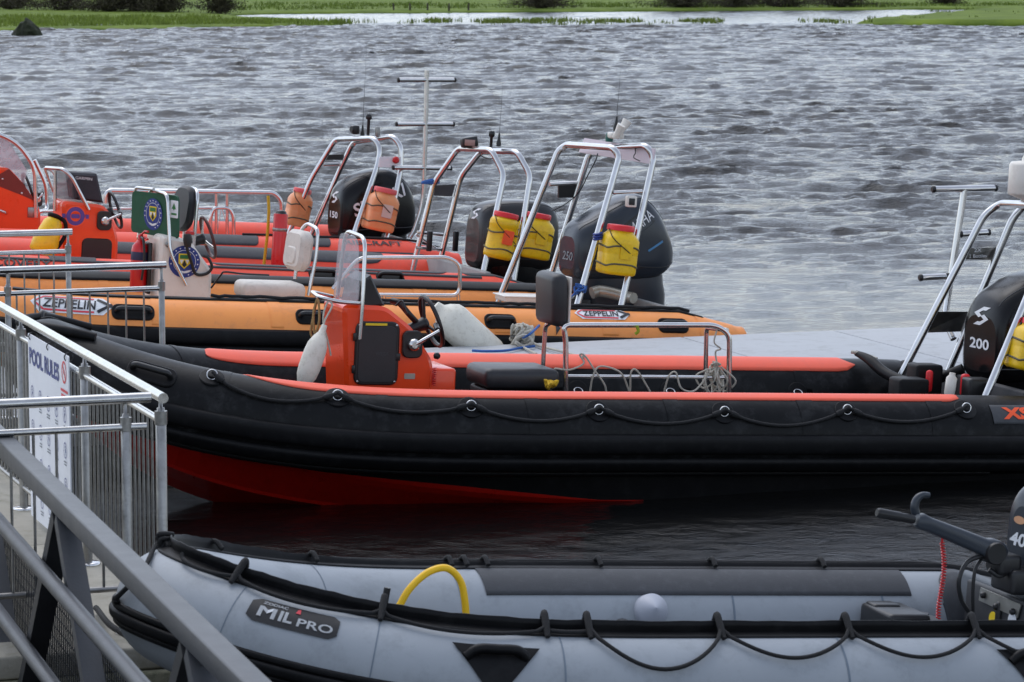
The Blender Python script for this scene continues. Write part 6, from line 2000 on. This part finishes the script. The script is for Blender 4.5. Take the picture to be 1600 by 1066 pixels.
c3 = b.loc(1440, 965, .25); mb = MB(); mb.box((c3.x, c3.y, c3.z - .03), (.20, .18, .05), .012); mb.lathe([(.03, 0), (.03, .02)], (c3.x, c3.y, c3.z), ZUP, 14); mb.build('tank_lid', M_darkpatch, root)
# transom pad, bracket plate, motor
Lt = b.L - .52
tq = b.at_s(1500, 925, Lt - .05)
mb = MB(); mb.box((Lt - .075, 0, b.z0 + .02), (.035, .80, .46), .01); mb.build('transom_board', mat('black_transom_board', srgb(38, 39, 42), .6, var=.15, scale=9), b.root)
def tx(px, py, s_): return b.at_s(px, py, s_)
M_ = b.M
s0 = Lt - .10
pl = [tx(1533, 918, s0), tx(1596, 945, s0), tx(1590, 966, s0), tx(1530, 938, s0)]
n_ = Vector((.003, 0, 0)); mb = MB(); mb.loft([[p - n_ for p in pl], [p + n_ for p in pl]], 0, True, False); bp = mb.build('bracket_plate', M_alu, b.root)
for x, y in ((1538, 930), (1558, 948), (1584, 956)):
    mb = MB(); mb.lathe([(.015, 0), (.015, .012), (.008, .018)], tx(x, y, s0 - .004), (-1, 0, 0), 10); mb.build('bolt', M_plastic, bp)
for x, y, m_ in ((1552, 968, M_print_y), (1582, 970, M_print_w)):
    mb = MB(); mb.lathe([(.034, 0), (.034, .004)], tx(x, y, s0 - .004), (-1, 0, 0), 20); mb.build('sticker', m_, b.root)
k = lambda x, y, l=0.0: b.loc(x, y, l)
p = k(1562, 878, -.02)
eng, ebv = outboard(b, (max(p.x, Lt - .05), -.02, p.z - .085), 10, 0.70, (M_engd, M_plastic), 'square', [
    ('power_number', '40', (-.10, .07, .25), (0, -1, 0), ZUP, .16, .085, M_print_w, .03, .12),
    ('maker_badge', '#oval', (-.10, .07, .37), (0, -1, 0), ZUP, .11, .05, mat('sand_badge', srgb(214, 160, 120), .4), 0, 0),
    ('model_lettering', 'YAMAHA', (.36, -.4, .36), (1, 0, 0), ZUP, .40, .085, M_print_w, .02, 0)])
mb = MB()
A, Bp = k(1556, 862, -.04), k(1432, 812, -.04)
d = (Bp - A)
rings = []
for t, hh, ww in ((-.10, .030, .03), (-.05, .046, .045), (.0, .050, .05), (.10, .048, .048), (.16, .038, .038), (.5, .036, .034), (.85, .032, .032), (.95, .036, .036), (1.0, .024, .024)):
    c = A + d * t
    u = Vector((0, 1, 0)); v = d.normalized().cross(u)
    rings.append([c + u * ww * math.copysign(abs(math.cos(2 * math.pi * i / 20)) ** .7, math.cos(2 * math.pi * i / 20)) + v * hh * math.copysign(abs(math.sin(2 * math.pi * i / 20)) ** .7, math.sin(2 * math.pi * i / 20)) for i in range(20)])
mb.loft(rings, 0, True); ta = mb.build('tiller_arm', M_engd, b.root)
mb = MB(); g0, g1 = k(1428, 812, -.04), k(1370, 801, -.04)
mb.lathe([(.018, 0), (.020, .01), (.019, .06), (.021, .07), (.021, (g1 - g0).length - .01), (.016, (g1 - g0).length)], g0, g1 - g0, 14); mb.build('twist_grip', M_plastic, ta)
mb = MB(); mb.tube(spline([k(1432, 806), k(1429, 792), k(1433, 780), k(1441, 774), k(1452, 774)], 6), [.020, .019, .017, .015, .012], 10); mb.build('shift_lever', M_engd, ta)
mb = MB(); mb.lathe([(.045, -.06), (.05, -.05), (.05, .05), (.045, .06)], k(1548, 862, -.03), (0, 1, 0), 18); mb.build('pivot', M_plastic, ta)
mb = MB(); mb.box(k(1568, 880, -.02), (.11, .14, .09), .02); mb.box(k(1580, 905, -.02), (.10, .20, .11), .02); mb.build('swivel_block', M_plastic, b.root)
mb = MB()
mb.tube(spline([k(1538, 868, -.05), k(1512, 878, -.08), k(1499, 905, -.10), k(1501, 935, -.08), k(1515, 960, -.05), k(1522, 980, 0)], 6), .010, 7)
mb.tube(spline([k(1534, 872, -.04), k(1524, 890, -.06), k(1520, 925, -.06), k(1521, 980, -.04)], 6), .008, 7)
mb.tube(spline([k(1545, 890, -.04), k(1562, 900, -.06), k(1578, 892, -.08), k(1600, 905, -.1)], 6), .012, 7)
mb.build('control_cables', M_plastic, b.root)
mb = MB()
top, bot = k(1472, 848, -.04), k(1470, 968, .05)
N_ = 300
pts = [top.lerp(bot, i / N_) + Vector((math.cos(i * .55), math.sin(i * .55), 0)) * .009 + Vector((.012 * math.sin(i / N_ * 5), 0, 0)) for i in range(N_)]
mb.tube(pts, .0035, 4); mb.tube([top, top + Vector((0, 0, .03))], .006, 6)
o = mb.build('kill_cord', M_red); o.matrix_world = b.M; tag(o, 'red coiled kill cord hanging from the dinghy tiller', 'cord')
